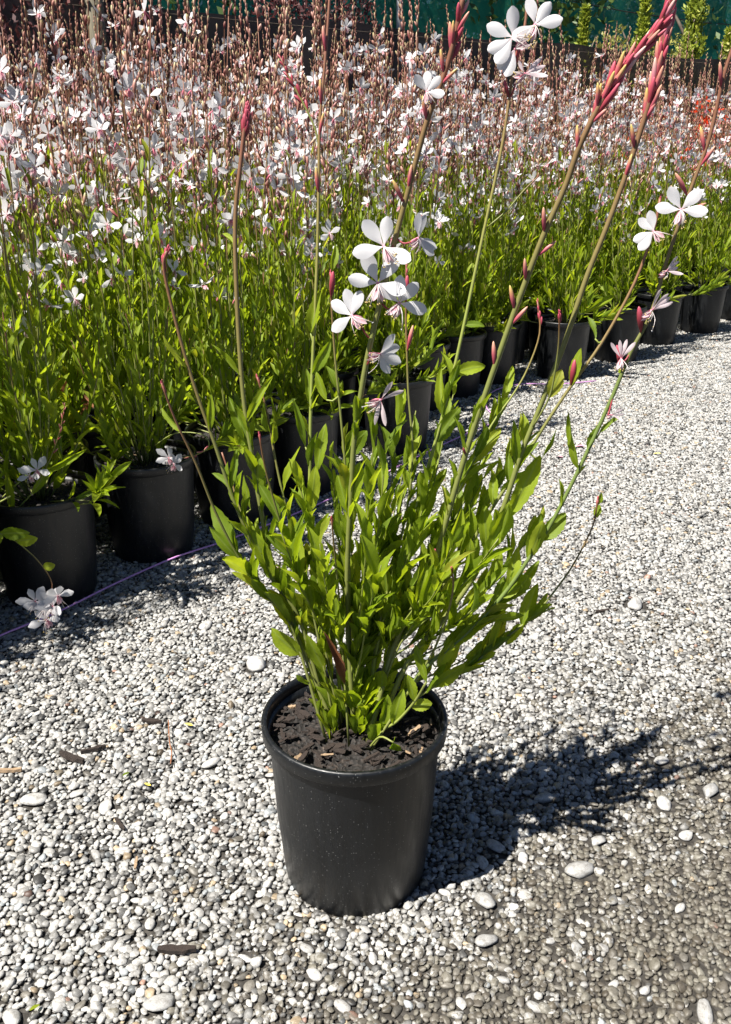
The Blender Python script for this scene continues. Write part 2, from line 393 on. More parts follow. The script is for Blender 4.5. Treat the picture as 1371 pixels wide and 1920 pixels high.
def stamen_piece(n=8, seed=1, k=3):
    a = Acc(); r = random.Random(seed)
    for i in range(n):
        ang = r.uniform(-.55, .55); L = r.uniform(.45, .75) * (1.25 if i == 0 else 1)
        P = [(0, 0, 0), (math.sin(ang) * L * .5, -math.cos(ang) * L * .45, .22 * L + .05), (math.sin(ang) * L, -math.cos(ang) * L * .95, .24 * L + r.uniform(-.05, .1))]
        V, F = tube(catmull(P, 2), .011, k); a.add(V, F, np.array((.80, .74, .72)))
        V, F = tube([(P[2][0] - .03, P[2][1] - .02, P[2][2]), (P[2][0] + .03, P[2][1] - .05, P[2][2])], .02, k); a.add(V, F, np.array((.70, .56, .25)) if i else WHITE)
    return a
def calyx_piece(seed=1, hi=True):
    a = Acc(); r = random.Random(seed); k = 6 if hi else 4
    V, F = tube([(0, 0, .02), (0, -.04, -.12), (0, -.12, -.26), (0, -.26, -.38)], [.055, .04, .045, .03], k); a.add(V, F, PINK)
    for j in range(2):                                     # reflexed sepals, a pink blade behind the petals
        ang = 2.95 + j * .38 + r.uniform(-.15, .15)
        lv, lf, _ = LEAF_LO[j % 3]
        mt = frame((0, 0, -.04), (math.sin(ang), math.cos(ang), -.12), (.1, .2, 1), .60, .24)
        cc = np.array([PINK * (1 - t) * 1.0 + (PALE * .85) * t for t in lv[:, 1]]); a.add(lv, lf, cc, None, mt)
    return a
STAM_ME = [stamen_piece(8, s, 3).mesh('stamen_cluster', M['petal'], 'Col') for s in (1, 2, 3)]
CALYX_ME = [calyx_piece(s).mesh('calyx', M['bud'], 'Col') for s in (1, 2)]
def pet_mtx(ang, tilt, L):
    return Matrix.Rotation(-ang, 4, 'Z') @ Matrix.Rotation(tilt, 4, 'X') @ Matrix.Diagonal((L, L, L, 1))
FLOWER_C = {}
def flower_acc(seed, white=WHITE, hi=False):            # small one-piece flower for the plants in the rows
    a = Acc(); r = random.Random(seed)
    for q in (-95, -32, 32, 95):
        v, f, c = (PET_HI if hi else PET_LO)[r.randrange(3)]
        if white is not WHITE: c = np.tile(white, (len(v), 1))
        a.add(v, f, c, None, pet_mtx(R(q + r.uniform(-16, 16)), r.uniform(.0, .6), r.uniform(.85, 1.1)))
    st = stamen_piece(4, seed); a.add(np.concatenate(st.V), st.F, np.concatenate(st.A))
    cx = calyx_piece(seed, False); a.add(np.concatenate(cx.V), cx.F, np.concatenate(cx.A))
    return a
FLO = [flower_acc(s) for s in range(5)]; FLO_RED = [flower_acc(s, np.array((.80, .07, .02))) for s in range(2)]
FLO = [(np.concatenate(a.V), a.F, np.concatenate(a.A)) for a in FLO]; FLO_RED = [(np.concatenate(a.V), a.F, np.concatenate(a.A)) for a in FLO_RED]
FLO_ME = [mesh_only('flower', v, f, M['petal'], {'Col': c}) for v, f, c in FLO]
def spike_acc(seed, n=16, L=1.0):                        # a raceme tip: buds round an axis along +Y
    a = Acc(); r = random.Random(seed)
    V, F = tube([(0, 0, 0), (.01, .5 * L, .01), (0, L, 0)], [.010, .008, .005], 4); a.add(V, F, BROWN)
    for i in range(n):
        t = i / n; ang = i * 2.4; y = L * (.05 + .95 * t ** .8)
        bl = (.17 - .09 * t) * r.uniform(.7, 1.2)
        v, f, c = BUD_LO[r.choice([0, 0, 1, 2, 2])]
        a.add(v, f, c * (r.uniform(.55, 1.0) if t < .6 else r.uniform(.8, 1.25)), None, frame((0, y * .97, 0), (math.cos(ang) * .24, 1, math.sin(ang) * .24), (math.sin(ang), 0, -math.cos(ang)), bl, bl * .8))
    return np.concatenate(a.V), a.F, np.concatenate(a.A)
SPK = [spike_acc(s, n) for s, n in ((1, 11), (2, 14), (3, 9), (4, 16))]
SPK_ME = [mesh_only('bud_spike', v, f, M['bud'], {'Col': c}) for v, f, c in SPK]
def stem_cols(n, k, t0=0.0, t1=1.0, g=OLIVE, b=BROWN):
    ts = np.linspace(t0, t1, n); f = np.clip((ts - .5) / .4, 0, 1)[:, None]
    return np.repeat(g * (1 - f) + b * f, k, axis=0)

# ---------------------------------------------------------------- pots
POT_H, POT_R, BASE_R = .295, .142, .112
def lathe(prof, k, name):
    V = []; F = []
    for r_, z in prof:
        for j in range(k):
            a = 2 * math.pi * j / k; V.append((r_ * math.cos(a), r_ * math.sin(a), z))
    for i in range(len(prof) - 1):
        for j in range(k): F.append((i * k + j, i * k + (j + 1) % k, (i + 1) * k + (j + 1) % k, (i + 1) * k + j))
    return V, F
def pot_meshes(k):
    body = [(0.001, .006), (BASE_R - .012, .006), (BASE_R - .008, 0), (BASE_R - .002, .001), (BASE_R, .005), (BASE_R + .0005, .016), (BASE_R + .002, .019), (BASE_R + .011, .12), (.1305, .262), (.1325, .274),
            (.1335, .2765), (.1310, .277), (.1280, .262), (.1200, .12), (.11, .02), (.001, .02)]
    rim = [(.1337, .2725), (.1395, .2718), (.1410, .2735), (.1418, .290), (.1412, .2935), (.1395, .2952), (.1350, .2950), (.1335, .2935), (.1312, .268), (.1337, .2725)]
    V, F = lathe(body, k, 'pot'); b = mesh_only('pot', V, F, M['pot'])
    V, F = lathe(rim, k, 'rim'); r_ = mesh_only('rim', V, F, M['pot'])
    return b, r_
POT_HI, RIM_HI = pot_meshes(72); POT_LO, RIM_LO = pot_meshes(24)
SOIL_Z = .262
def soil_mesh(seed, rings=30, seg=84, amp=.011):
    V = [(0, 0, SOIL_Z)]; F = []
    for i in range(1, rings + 1):
        r_ = .1292 * i / rings
        for j in range(seg):
            a = 2 * math.pi * j / seg; x, y = r_ * math.cos(a), r_ * math.sin(a)
            z = SOIL_Z + amp * mnoise.noise(Vector((x * 45 + seed, y * 45, 0))) + amp * .8 * mnoise.noise(Vector((x * 130, y * 130 + seed, 3))) + .006 * (1 - i / rings)
            V.append((x, y, z))
    for j in range(seg): F.append((0, 1 + j, 1 + (j + 1) % seg))
    for i in range(rings - 1):
        for j in range(seg):
            a = 1 + i * seg + j; b = 1 + i * seg + (j + 1) % seg; F.append((a, a + seg, b + seg, b))
    return mesh_only('soil', V, F, M['soil'])
SOIL_ME = [soil_mesh(s) for s in (1, 2)]
def chip_piece(seed):
    r = random.Random(seed); n = 6; V = []; F = []
    for i in range(n + 1):
        t = i / n - .5; wv = .5 * (1 - abs(t) ** 3 * 3) * r.uniform(.65, 1)
        for (s, z) in ((-1, -.5), (1, -.5), (1, .5), (-1, .5)): V.append((s * wv + r.uniform(-.08, .08), t, z * r.uniform(.6, 1) + .4 * t * t))
    for i in range(n):
        for j in range(4): F.append((i * 4 + j, i * 4 + (j + 1) % 4, (i + 1) * 4 + (j + 1) % 4, (i + 1) * 4 + j))
    F.append((3, 2, 1, 0)); F.append(tuple(n * 4 + j for j in range(4)))
    return V, F
CHIP_ME = [mesh_only('bark_chip', *chip_piece(s), M['bark'], smooth=False) for s in range(6)]
STRAW_ME = [mesh_only('wood_chip', *chip_piece(s + 20), M['straw'], smooth=False) for s in range(3)]

# ---------------------------------------------------------------- the ground and its gravel
structure(build('ground', [(-200, -60, 0), (200, -60, 0), (200, 400, 0), (-200, 400, 0)], [(0, 1, 2, 3)], M['ground'], smooth=False))
ground = bpy.data.objects['ground']
ROW0 = at_z(273, 850, POT_H); ROW_D = Vector((.62, .785, 0)).normalized(); ROW_N = Vector((-ROW_D.y, ROW_D.x, 0))
def row_off(x, y): return (x - ROW0.x) * ROW_N.x + (y - ROW0.y) * ROW_N.y
def wob(x, y, f, s):
    return (np.sin(x * f + s) * np.cos(y * f * 1.13 - s * 1.7) + .6 * np.sin(x * f * 2.3 - y * f * 1.9 + s * 2.1) + .4 * np.sin(x * f * 4.1 + y * f * 4.7 + s)) / 2
def silt_mask(x, y):
    s = .40 + .80 * (x - .1) + .9 * (1.2 - y) + .20 * wob(x, y, 9, 1.0) + .13 * wob(x, y, 31, 4.0)
    patch = .42 * np.clip(wob(x, y, 7, 8.0) * 1.6 - .75, 0, 1)
    return np.clip(np.maximum(np.where(y > 2.2, s * .35, s), patch), 0, 1)
STONES = []                                             # big stones read off the photograph: px, py, width in px
for px, py, wd in [(65, 1505, 44), (200, 1516, 36), (180, 1606, 27), (282, 1738, 30), (300, 1885, 50), (24, 1912, 44), (1085, 1636, 52), (1330, 1486, 42), (1246, 1512, 36),
                   (912, 1692, 44), (912, 1765, 42), (1190, 1137, 40), (1322, 1902, 46), (905, 1622, 30), (980, 1612, 28), (1020, 1500, 34), (1004, 1890, 30), (385, 1178, 30),
                   (92, 1602, 30), (396, 1436, 32), (148, 1490, 30), (482, 1252, 44), (930, 1590, 34), (1275, 1705, 26), (1120, 1580, 34), (590, 1830, 30), (640, 1890, 34),
                   (460, 1800, 28), (160, 1420, 30), (352, 1500, 24), (865, 1885, 26), (1285, 1570, 34), (1210, 1860, 26), (1240, 1430, 36), (700, 1800, 26), (1150, 1850, 24)]:
    p = at_z(px, py); dep = p.y * CP + CAM_H * SP; STONES.append((p.x, p.y, wd / FPX * dep * .5))
rr = random.Random(5)
while len(STONES) < 300:
    py = rr.uniform(1180, 1915); px = rr.uniform(5, 1366); p = at_z(px, py)
    rad = rr.choice([.0065, .0072, .0080, .0088, .0098])
    if (p.x + .017) ** 2 + (p.y - 1.163) ** 2 < .13 ** 2: continue
    if all((p.x - a) ** 2 + (p.y - b) ** 2 > (rad + c) ** 2 for a, b, c in STONES): STONES.append((p.x, p.y, rad))
def ico(sub):
    import bmesh
    bm = bmesh.new(); bmesh.ops.create_icosphere(bm, subdivisions=sub, radius=1.0)
    V = np.array([tuple(v.co) for v in bm.verts]); F = [tuple(v.index for v in f.verts) for f in bm.faces]; bm.free(); return V, F
ICO_V, ICO_F = ico(2)
def stone_mesh(seed):
    r = np.random.default_rng(seed); V = ICO_V.copy()
    for _ in range(7):
        nrm = r.normal(size=3); nrm /= np.linalg.norm(nrm); d = r.uniform(.55, .85)
        ov = V @ nrm - d; V -= np.where(ov > 0, ov, 0)[:, None] * nrm * .9
    V += r.normal(size=V.shape) * .025
    V *= np.array((1.12, .9, .62)); return mesh_only('stone', V, ICO_F, M['stone'])
STONE_ME = [stone_mesh(s) for s in range(12)]
for i, (x, y, rad) in enumerate(STONES):
    big = i < 36; s_ = float(silt_mask(np.array(x), np.array(y)))
    o = link('stone', STONE_ME[rr.randrange(12)], ground)
    k = rr.uniform(.8, 1.2)
    o.scale = (rad * 1.12, rad * rr.uniform(.75, 1), rad * rr.uniform(.6, .9)); o.location = (x, y, .0018 + rad * (.20 if big else .18) - (.002 if s_ > .5 else 0)); o.rotation_euler = (rr.uniform(-.2, .2), rr.uniform(-.2, .2), rr.uniform(0, 6.28))
    if big or rr.random() > s_: c = rr.uniform(.26, .40); c = (c, c * .985, c * .95)
    else: c = rr.uniform(.07, .16); c = (c, c * .93, c * .80)
    o.color = (*c, 1)
def gravel_points():
    X = []; rng = np.random.default_rng(3)
    def layer(sp, y0, y1, zoff, size, dark, jit=.34):
        ys = np.arange(y0, y1, sp * .866); out = []
        for i, y in enumerate(ys):
            dep = y * CP + CAM_H * SP
            x0, x1 = -.42 * dep - .50, .42 * dep + .65
            out.append(np.stack([np.arange(x0, x1, sp) + (sp / 2 if i % 2 else 0), np.full(len(np.arange(x0, x1, sp)), y)], 1))
        P = np.concatenate(out); P += rng.uniform(-jit, jit, P.shape) * sp
        off = row_off(P[:, 0], P[:, 1]); P = P[off < .75]
        n = len(P)
        return P, np.full(n, zoff), np.full(n, size), np.full(n, dark)
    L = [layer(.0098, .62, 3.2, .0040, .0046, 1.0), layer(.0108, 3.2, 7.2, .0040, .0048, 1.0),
         layer(.0095, .75, 2.4, -.0022, .0042, .40), layer(.026, .62, 4.5, .0068, .0056, 1.05, .5)]  # under layer coloured darker: painted shade in the gaps between pebbles
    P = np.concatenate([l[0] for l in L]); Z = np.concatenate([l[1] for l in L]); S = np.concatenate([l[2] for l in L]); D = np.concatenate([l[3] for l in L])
    keep = np.ones(len(P), bool)
    for i, (x, y, rad) in enumerate(STONES): keep &= (P[:, 0] - x) ** 2 + (P[:, 1] - y) ** 2 > (rad * (1.12 if i < 36 else .95)) ** 2
    keep &= (P[:, 0] + .0167) ** 2 + (P[:, 1] - 1.163) ** 2 > (BASE_R - .006) ** 2
    P, Z, S, D = P[keep], Z[keep], S[keep], D[keep]; n = len(P)
    si = silt_mask(P[:, 0], P[:, 1])
    bare = (D > 1.02) & (si > .45); P, Z, S, D, si = P[~bare], Z[~bare], S[~bare], D[~bare], si[~bare]; n = len(P)
    S = S * np.exp(rng.normal(0, .26, n)); S = np.clip(S, .0022, .0095)
    el = rng.uniform(.62, 1, n); fl = rng.uniform(.48, .85, n)
    scale = np.stack([S * 1.12, S * 1.12 * el, S * fl], 1)
    Z = Z + rng.uniform(-.0014, .0014, n) - si * .0022
    rot = np.stack([rng.normal(0, .25, n), rng.normal(0, .25, n), rng.uniform(0, 6.28, n)], 1)
    kind = rng.random(n); g = np.where(kind < .72, rng.uniform(.22, .40, n), np.where(kind < .90, rng.uniform(.11, .20, n), rng.uniform(.03, .09, n)))
    col = np.stack([g, g * .985, g * .945], 1)
    tan = rng.random(n) < .028; col[tan] *= np.array((1.0, .80, .56)); blu = rng.random(n) < .06; col[blu] *= np.array((.86, .93, 1.0)); rd = rng.random(n) < .005; col[rd] *= np.array((.8, .5, .4))
    dirt = np.clip(.14 + si * .78 + rng.normal(0, .13, n), 0, 1)
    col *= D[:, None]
    off = row_off(P[:, 0], P[:, 1]) + .05 * wob(P[:, 0], P[:, 1], 13, 2.0)      # shade among the pots, painted into the pebble colour
    pot_shade = np.clip((off - .02) / .12, 0, 1) * (P[:, 1] < 3.6); col *= (1 - .62 * pot_shade * (rng.random(n) < .85))[:, None]
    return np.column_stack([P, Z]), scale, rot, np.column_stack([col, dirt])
GP, GS, GR, GC = gravel_points()
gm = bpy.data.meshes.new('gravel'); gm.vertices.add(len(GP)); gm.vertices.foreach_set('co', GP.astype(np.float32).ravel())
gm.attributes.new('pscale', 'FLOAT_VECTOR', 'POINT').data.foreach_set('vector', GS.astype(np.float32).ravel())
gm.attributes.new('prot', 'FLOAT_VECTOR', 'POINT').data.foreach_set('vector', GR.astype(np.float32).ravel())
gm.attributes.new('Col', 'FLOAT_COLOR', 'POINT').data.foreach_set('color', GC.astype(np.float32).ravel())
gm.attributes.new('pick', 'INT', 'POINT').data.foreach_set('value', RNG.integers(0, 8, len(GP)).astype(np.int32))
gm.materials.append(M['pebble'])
gravel = stuff(link('gravel', gm)); tag(gravel, 'loose pale grey pebble gravel covering the ground', 'gravel')
ng = bpy.data.node_groups.new('gravel_scatter', 'GeometryNodeTree')
ng.interface.new_socket('Geometry', in_out='INPUT', socket_type='NodeSocketGeometry'); ng.interface.new_socket('Geometry', in_out='OUTPUT', socket_type='NodeSocketGeometry')
gi, go = ng.nodes.new('NodeGroupInput'), ng.nodes.new('NodeGroupOutput')
g2i = ng.nodes.new('GeometryNodeGeometryToInstance')
for i in range(8):
    ic = ng.nodes.new('GeometryNodeMeshIcoSphere'); ic.inputs['Radius'].default_value = 1; ic.inputs['Subdivisions'].default_value = 2
    nz = ng.nodes.new('ShaderNodeTexNoise'); nz.noise_dimensions = '4D'; nz.inputs['Scale'].default_value = .85; nz.inputs['Detail'].default_value = 1.0; nz.inputs['W'].default_value = i * 7.3
    sub = ng.nodes.new('ShaderNodeVectorMath'); sub.operation = 'SUBTRACT'; sub.inputs[1].default_value = (.5, .5, .5)
    mul = ng.nodes.new('ShaderNodeVectorMath'); mul.operation = 'SCALE'; mul.inputs['Scale'].default_value = 1.5
    sp = ng.nodes.new('GeometryNodeSetPosition'); sm = ng.nodes.new('GeometryNodeSetMaterial'); sm.inputs['Material'].default_value = M['pebble']
    ss = ng.nodes.new('GeometryNodeSetShadeSmooth')
    L = ng.links
    L.new(nz.outputs['Color'], sub.inputs[0]); L.new(sub.outputs[0], mul.inputs[0]); L.new(mul.outputs[0], sp.inputs['Offset'])
    L.new(ic.outputs['Mesh'], sp.inputs['Geometry']); L.new(sp.outputs[0], ss.inputs[0]); L.new(ss.outputs[0], sm.inputs[0]); L.new(sm.outputs[0], g2i.inputs[0])
iop = ng.nodes.new('GeometryNodeInstanceOnPoints'); iop.inputs['Pick Instance'].default_value = True
def named(nm, typ):
    a = ng.nodes.new('GeometryNodeInputNamedAttribute'); a.data_type = typ; a.inputs['Name'].default_value = nm; return a.outputs['Attribute']
L.new(gi.outputs[0], iop.inputs['Points']); L.new(g2i.outputs[0], iop.inputs['Instance'])
L.new(named('pscale', 'FLOAT_VECTOR'), iop.inputs['Scale']); L.new(named('pick', 'INT'), iop.inputs['Instance Index'])
e2r = ng.nodes.new('FunctionNodeEulerToRotation'); L.new(named('prot', 'FLOAT_VECTOR'), e2r.inputs[0]); L.new(e2r.outputs[0], iop.inputs['Rotation'])
L.new(iop.outputs[0], go.inputs[0])
md = gravel.modifiers.new('scatter', 'NODES'); md.node_group = ng

# ---------------------------------------------------------------- the plant in the middle
MP = Vector((-.0167, 1.163, 0))
main = empty('potted_plant', MP, 'tall single potted plant in a black pot standing alone on the gravel', 'potted plant')
pot = link('pot', POT_HI, main); link('rim', RIM_HI, pot)
soil = link('soil', SOIL_ME[0], main)
rr = random.Random(21)
for i in range(240):
    a = rr.uniform(0, 6.28); q = .122 * math.sqrt(rr.random()); L_ = rr.choice([.006, .008, .011, .014, .019, .027]); pale = rr.random() < .11
    o = link('wood_chip' if pale else 'bark_chip', (rr.choice(STRAW_ME) if pale else rr.choice(CHIP_ME)), soil)
    o.location = (q * math.cos(a), q * math.sin(a), SOIL_Z + .0085 + .006 * (1 - q / .129) + rr.uniform(-.002, .003)); o.rotation_euler = (rr.uniform(-.35, .35), rr.uniform(-.4, .4), rr.uniform(0, 6.28))
    o.scale = (L_ * rr.uniform(.25, .5) * (.6 if pale else 1), L_ * (1 if q + L_ * .5 < .126 else .5), L_ * rr.uniform(.1, .2))

STEMS = []                                               # dict(obj, pts local, px polyline)
def px_stem(root, pts, dy, r0, r1, base=None, y0=None, k=8, g=OLIVE, b=BROWN, side=None, red=False):
    """pts run from the tip down in pixels; the depth runs from the pot's centre (at the foot) to +dy (at the tip)."""
    org = Vector(root.location); yb = org.y if y0 is None else y0
    P = []; m = len(pts)
    cum = [0]
    for (a, c) in zip(pts[:-1], pts[1:]): cum.append(cum[-1] + math.hypot(a[0] - c[0], a[1] - c[1]))
    for (x, y), c in zip(pts, cum):
        f = 1 - c / (cum[-1] + (1 if base is None else 60)); P.append(at_y(x, y, yb + dy * f) - org)
    if base is not None: P.append(Vector(base))
    P.reverse()
    Q = catmull(P, 4); n = len(Q)
    rad = np.linspace(r0, r1, n) * .84; V, F = tube(Q, rad, k)
    C = stem_cols(n, k, 0, 1, g, b) if not red else stem_cols(n, k, .0, .88, g, np.array((.17, .05, .035)))
    o = build('stem', V, F, M['stem'], root, attrs={'Col': C})
    px = [to_px(q + org) for q in Q]
    s = dict(o=o, P=Q, px=px, rad=rad, root=root); STEMS.append(s); return s
def near_stem(x, y, stems, lim):
    best = None
    for s in stems:
        for i, (a, b) in enumerate(s['px']):
            d = math.hypot(a - x, b - y)
            if best is None or d < best[0]: best = (d, s, i)
    return best if best and best[0] < lim else None
SOILP = lambda x, y: (x, y, SOIL_Z - .004)
G1 = OLIVE; G2 = np.array((.22, .26, .055))
ST = {}
ST[1] = px_stem(main, [(463, 205), (452, 300), (441, 420), (446, 600), (456, 740), (470, 840), (484, 926), (509, 1050), (553, 1180)], .04, .0042, .0030, SOILP(-.022, -.02))
ST[2] = px_stem(main, [(313, 470), (308, 510), (338, 635), (370, 740), (402, 830), (432, 920), (465, 1000), (510, 1085), (565, 1170)], -.02, .0036, .0022, SOILP(-.034, -.012))
ST[3] = px_stem(main, [(303, 718), (330, 790), (368, 870), (402, 955), (442, 1035), (492, 1110), (548, 1180)], -.07, .0028, .0015, SOILP(-.04, -.03))
ST[4] = px_stem(main, [(620, -30), (611, 100), (600, 230), (598, 330), (595, 480), (588, 640), (583, 760), (581, 880), (581, 960), (590, 1060), (625, 1190)], .11, .0034, .0020, SOILP(-.018, .02), g=G2)
ST[5] = px_stem(main, [(482, 706), (499, 765), (516, 860), (536, 950), (562, 1050), (598, 1160)], .05, .0027, .0014, SOILP(-.02, .005), red=True)
ST[6] = px_stem(main, [(872, -20), (848, 90), (826, 160), (800, 230), (765, 360), (742, 445), (718, 545), (700, 620), (686, 685), (676, 745), (664, 830), (658, 930), (652, 1050), (652, 1170)], -.07, .0046, .0034, SOILP(.0, -.005))
ST[7] = px_stem(main, [(620, 512), (621, 560), (626, 640), (631, 700), (640, 790), (648, 880), (652, 960), (655, 1080)], .02, .0024, .0014, SOILP(-.006, .012), red=True)
ST[8] = px_stem(main, [(762, 492), (761, 590), (763, 660), (766, 740), (774, 850), (764, 950), (740, 1060), (710, 1180)], .07, .0024, .0013, SOILP(.014, .02), red=True)
ST[9] = px_stem(main, [(990, -20), (984, 50), (966, 110), (955, 185), (944, 260), (928, 340), (906, 440), (889, 520), (870, 610), (850, 700), (830, 780), (802, 880), (775, 970), (745, 1080), (712, 1190)], .10, .0032, .0020, SOILP(.016, .012), g=G2)
ST[10] = px_stem(main, [(1262, -10), (1226, 62), (1152, 150), (1092, 262), (1060, 350), (1020, 440), (985, 530), (945, 640), (910, 740), (880, 830), (850, 930), (815, 1050), (780, 1130), (738, 1215)], -.10, .0050, .0036, SOILP(.018, -.03))
ST[11] = px_stem(main, [(1258, 10), (1242, 90), (1215, 200), (1180, 310), (1140, 420), (1100, 520), (1060, 640), (1010, 770), (978, 850), (945, 950), (912, 1035), (880, 1095), (825, 1170), (765, 1240)], -.04, .0048, .0034, SOILP(.03, -.015))
ST[12] = px_stem(main, [(1238, 372), (1226, 430), (1190, 530), (1130, 640), (1070, 725), (1020, 800), (980, 865), (925, 950), (870, 1040), (800, 1140), (740, 1220)], .05, .0034, .0022, SOILP(.026, .006))
ST[13] = px_stem(main, [(1385, 60), (1358, 140), (1330, 260), (1290, 370), (1250, 490), (1220, 590), (1183, 660), (1150, 740), (1100, 850), (1040, 970), (990, 1050), (940, 1120), (868, 1195), (790, 1260)], -.02, .0038, .0026, SOILP(.036, -.004), g=np.array((.13, .18, .045)))
ST[14] = px_stem(main, [(1121, 935), (1112, 985), (1080, 1050), (1050, 1095), (1005, 1150), (950, 1195), (885, 1245), (810, 1290)], .06, .0026, .0013, SOILP(.03, .02), red=True)
ST[15] = px_stem(main, [(1008, 565), (1012, 625), (990, 690), (962, 740), (920, 800), (870, 900), (810, 1030), (750, 1150)], .09, .0022, .0013, SOILP(.02, .026), g=G2, red=True)
ST[16] = px_stem(main, [(1049, 588), (1048, 640), (1042, 690), (1030, 745), (1000, 800)], -.035, .0017, .0012, None, y0=1.14, red=True)
ST[17] = px_stem(main, [(847, 1066), (850, 1100), (840, 1150), (822, 1200), (796, 1250)], -.13, .0024, .0014, SOILP(.02, -.05), red=True)
ST[18] = px_stem(main, [(815, 1034), (812, 1070), (800, 1110), (775, 1170), (740, 1230)], -.06, .0020, .0012, SOILP(.012, -.02), red=True)
ST[19] = px_stem(main, [(622, 972), (627, 1030), (634, 1100), (640, 1180)], -.08, .0020, .0012, SOILP(-.008, -.035), red=True)
ST[20] = px_stem(main, [(304, 712), (318, 760)], -.07, .0012, .001, None)
ST[21] = px_stem(main, [(486, 815), (498, 880), (520, 960), (545, 1040), (585, 1140)], -.05, .0022, .0013, SOILP(-.026, -.02), red=True)
ST[22] = px_stem(main, [(416, 648 + 200), (434, 900), (452, 960), (500, 1060), (560, 1150)], .06, .0024, .0014, SOILP(-.03, .016), g=G2)
filler = [((702, 800), .02), ((724, 850), -.03), ((747, 790), .05), ((778, 830), .08), ((806, 900), .02), ((838, 790), .10), ((868, 880), -.02), ((905, 900), .06), ((622, 880), .06), ((556, 880), .0),
        ((528, 1000), -.08), ((905, 960), .12), ((935, 1010), -.05), ((862, 1000), -.10), ((968, 1110), .04), ((692, 930), -.06), ((735, 960), .03), ((600, 1020), -.10), ((660, 990), .09), ((790, 990), -.04),
        ((850, 740), .13), ((940, 760), .08), ((965, 850), .10), ((830, 1080), -.12), ((1000, 1000), .12), ((900, 1130), -.08), ((560, 1080), .05), ((780, 770), .12), ((715, 1060), -.13), ((950, 1180), .08)]
rr = random.Random(33)
for i, ((x, y), dy) in enumerate(filler):
    bx, by = 660 + (x - 660) * .12, 1215
    best = None
    for q in range(1, 20):
        if q in (16, 17): continue
        for i_, a_ in enumerate(ST[q]['px']):
            z_ = ST[q]['P'][i_].z
            if .30 < z_ < .56 and a_[1] > y + 60:
                c_ = abs(a_[0] - (x + (660 - x) * min(1, (a_[1] - y) / (1300 - y)))) + abs(z_ - .40) * 160
                if best is None or c_ < best[0]: best = (c_, ST[q], i_)
    jx, jy = best[1]['px'][best[2]]; j3 = best[1]['P'][best[2]]; yj = j3.y + main.location.y
    pts = [(x, y), (x + (jx - x) * .30 + rr.uniform(-8, 8) - (x - 690) * .02, y + (jy - y) * .40), (x + (jx - x) * .70 - (x - 690) * .03, y + (jy - y) * .78)]
    ST[100 + i] = px_stem(main, pts, dy - (yj - main.location.y) * .7, .0020, .0010, tuple(j3), y0=yj, g=G2, k=6, b=OLIVE)

NLEAF = [0]
def put_leaf(s, i, tip, width, root, roll=0.0, hi=True, me=None, name='leaf', tow=None):
    base = s['P'][i]; d = Vector(tip) - base; L_ = d.length
    view = (Vector((0, 0, CAM_H)) - (base + root.location)).normalized()
    side = d.normalized().cross(view).normalized()
    nrm = (view * math.cos(roll) + side * math.sin(roll))
    mt = frame(base, d, nrm, L_ * 1.0, width, L_ * .8)
    o = link(name, me or rr.choice(LEAF_HI_ME if hi else LEAF_LO_ME), s['o'], mt); NLEAF[0] += 1; return o
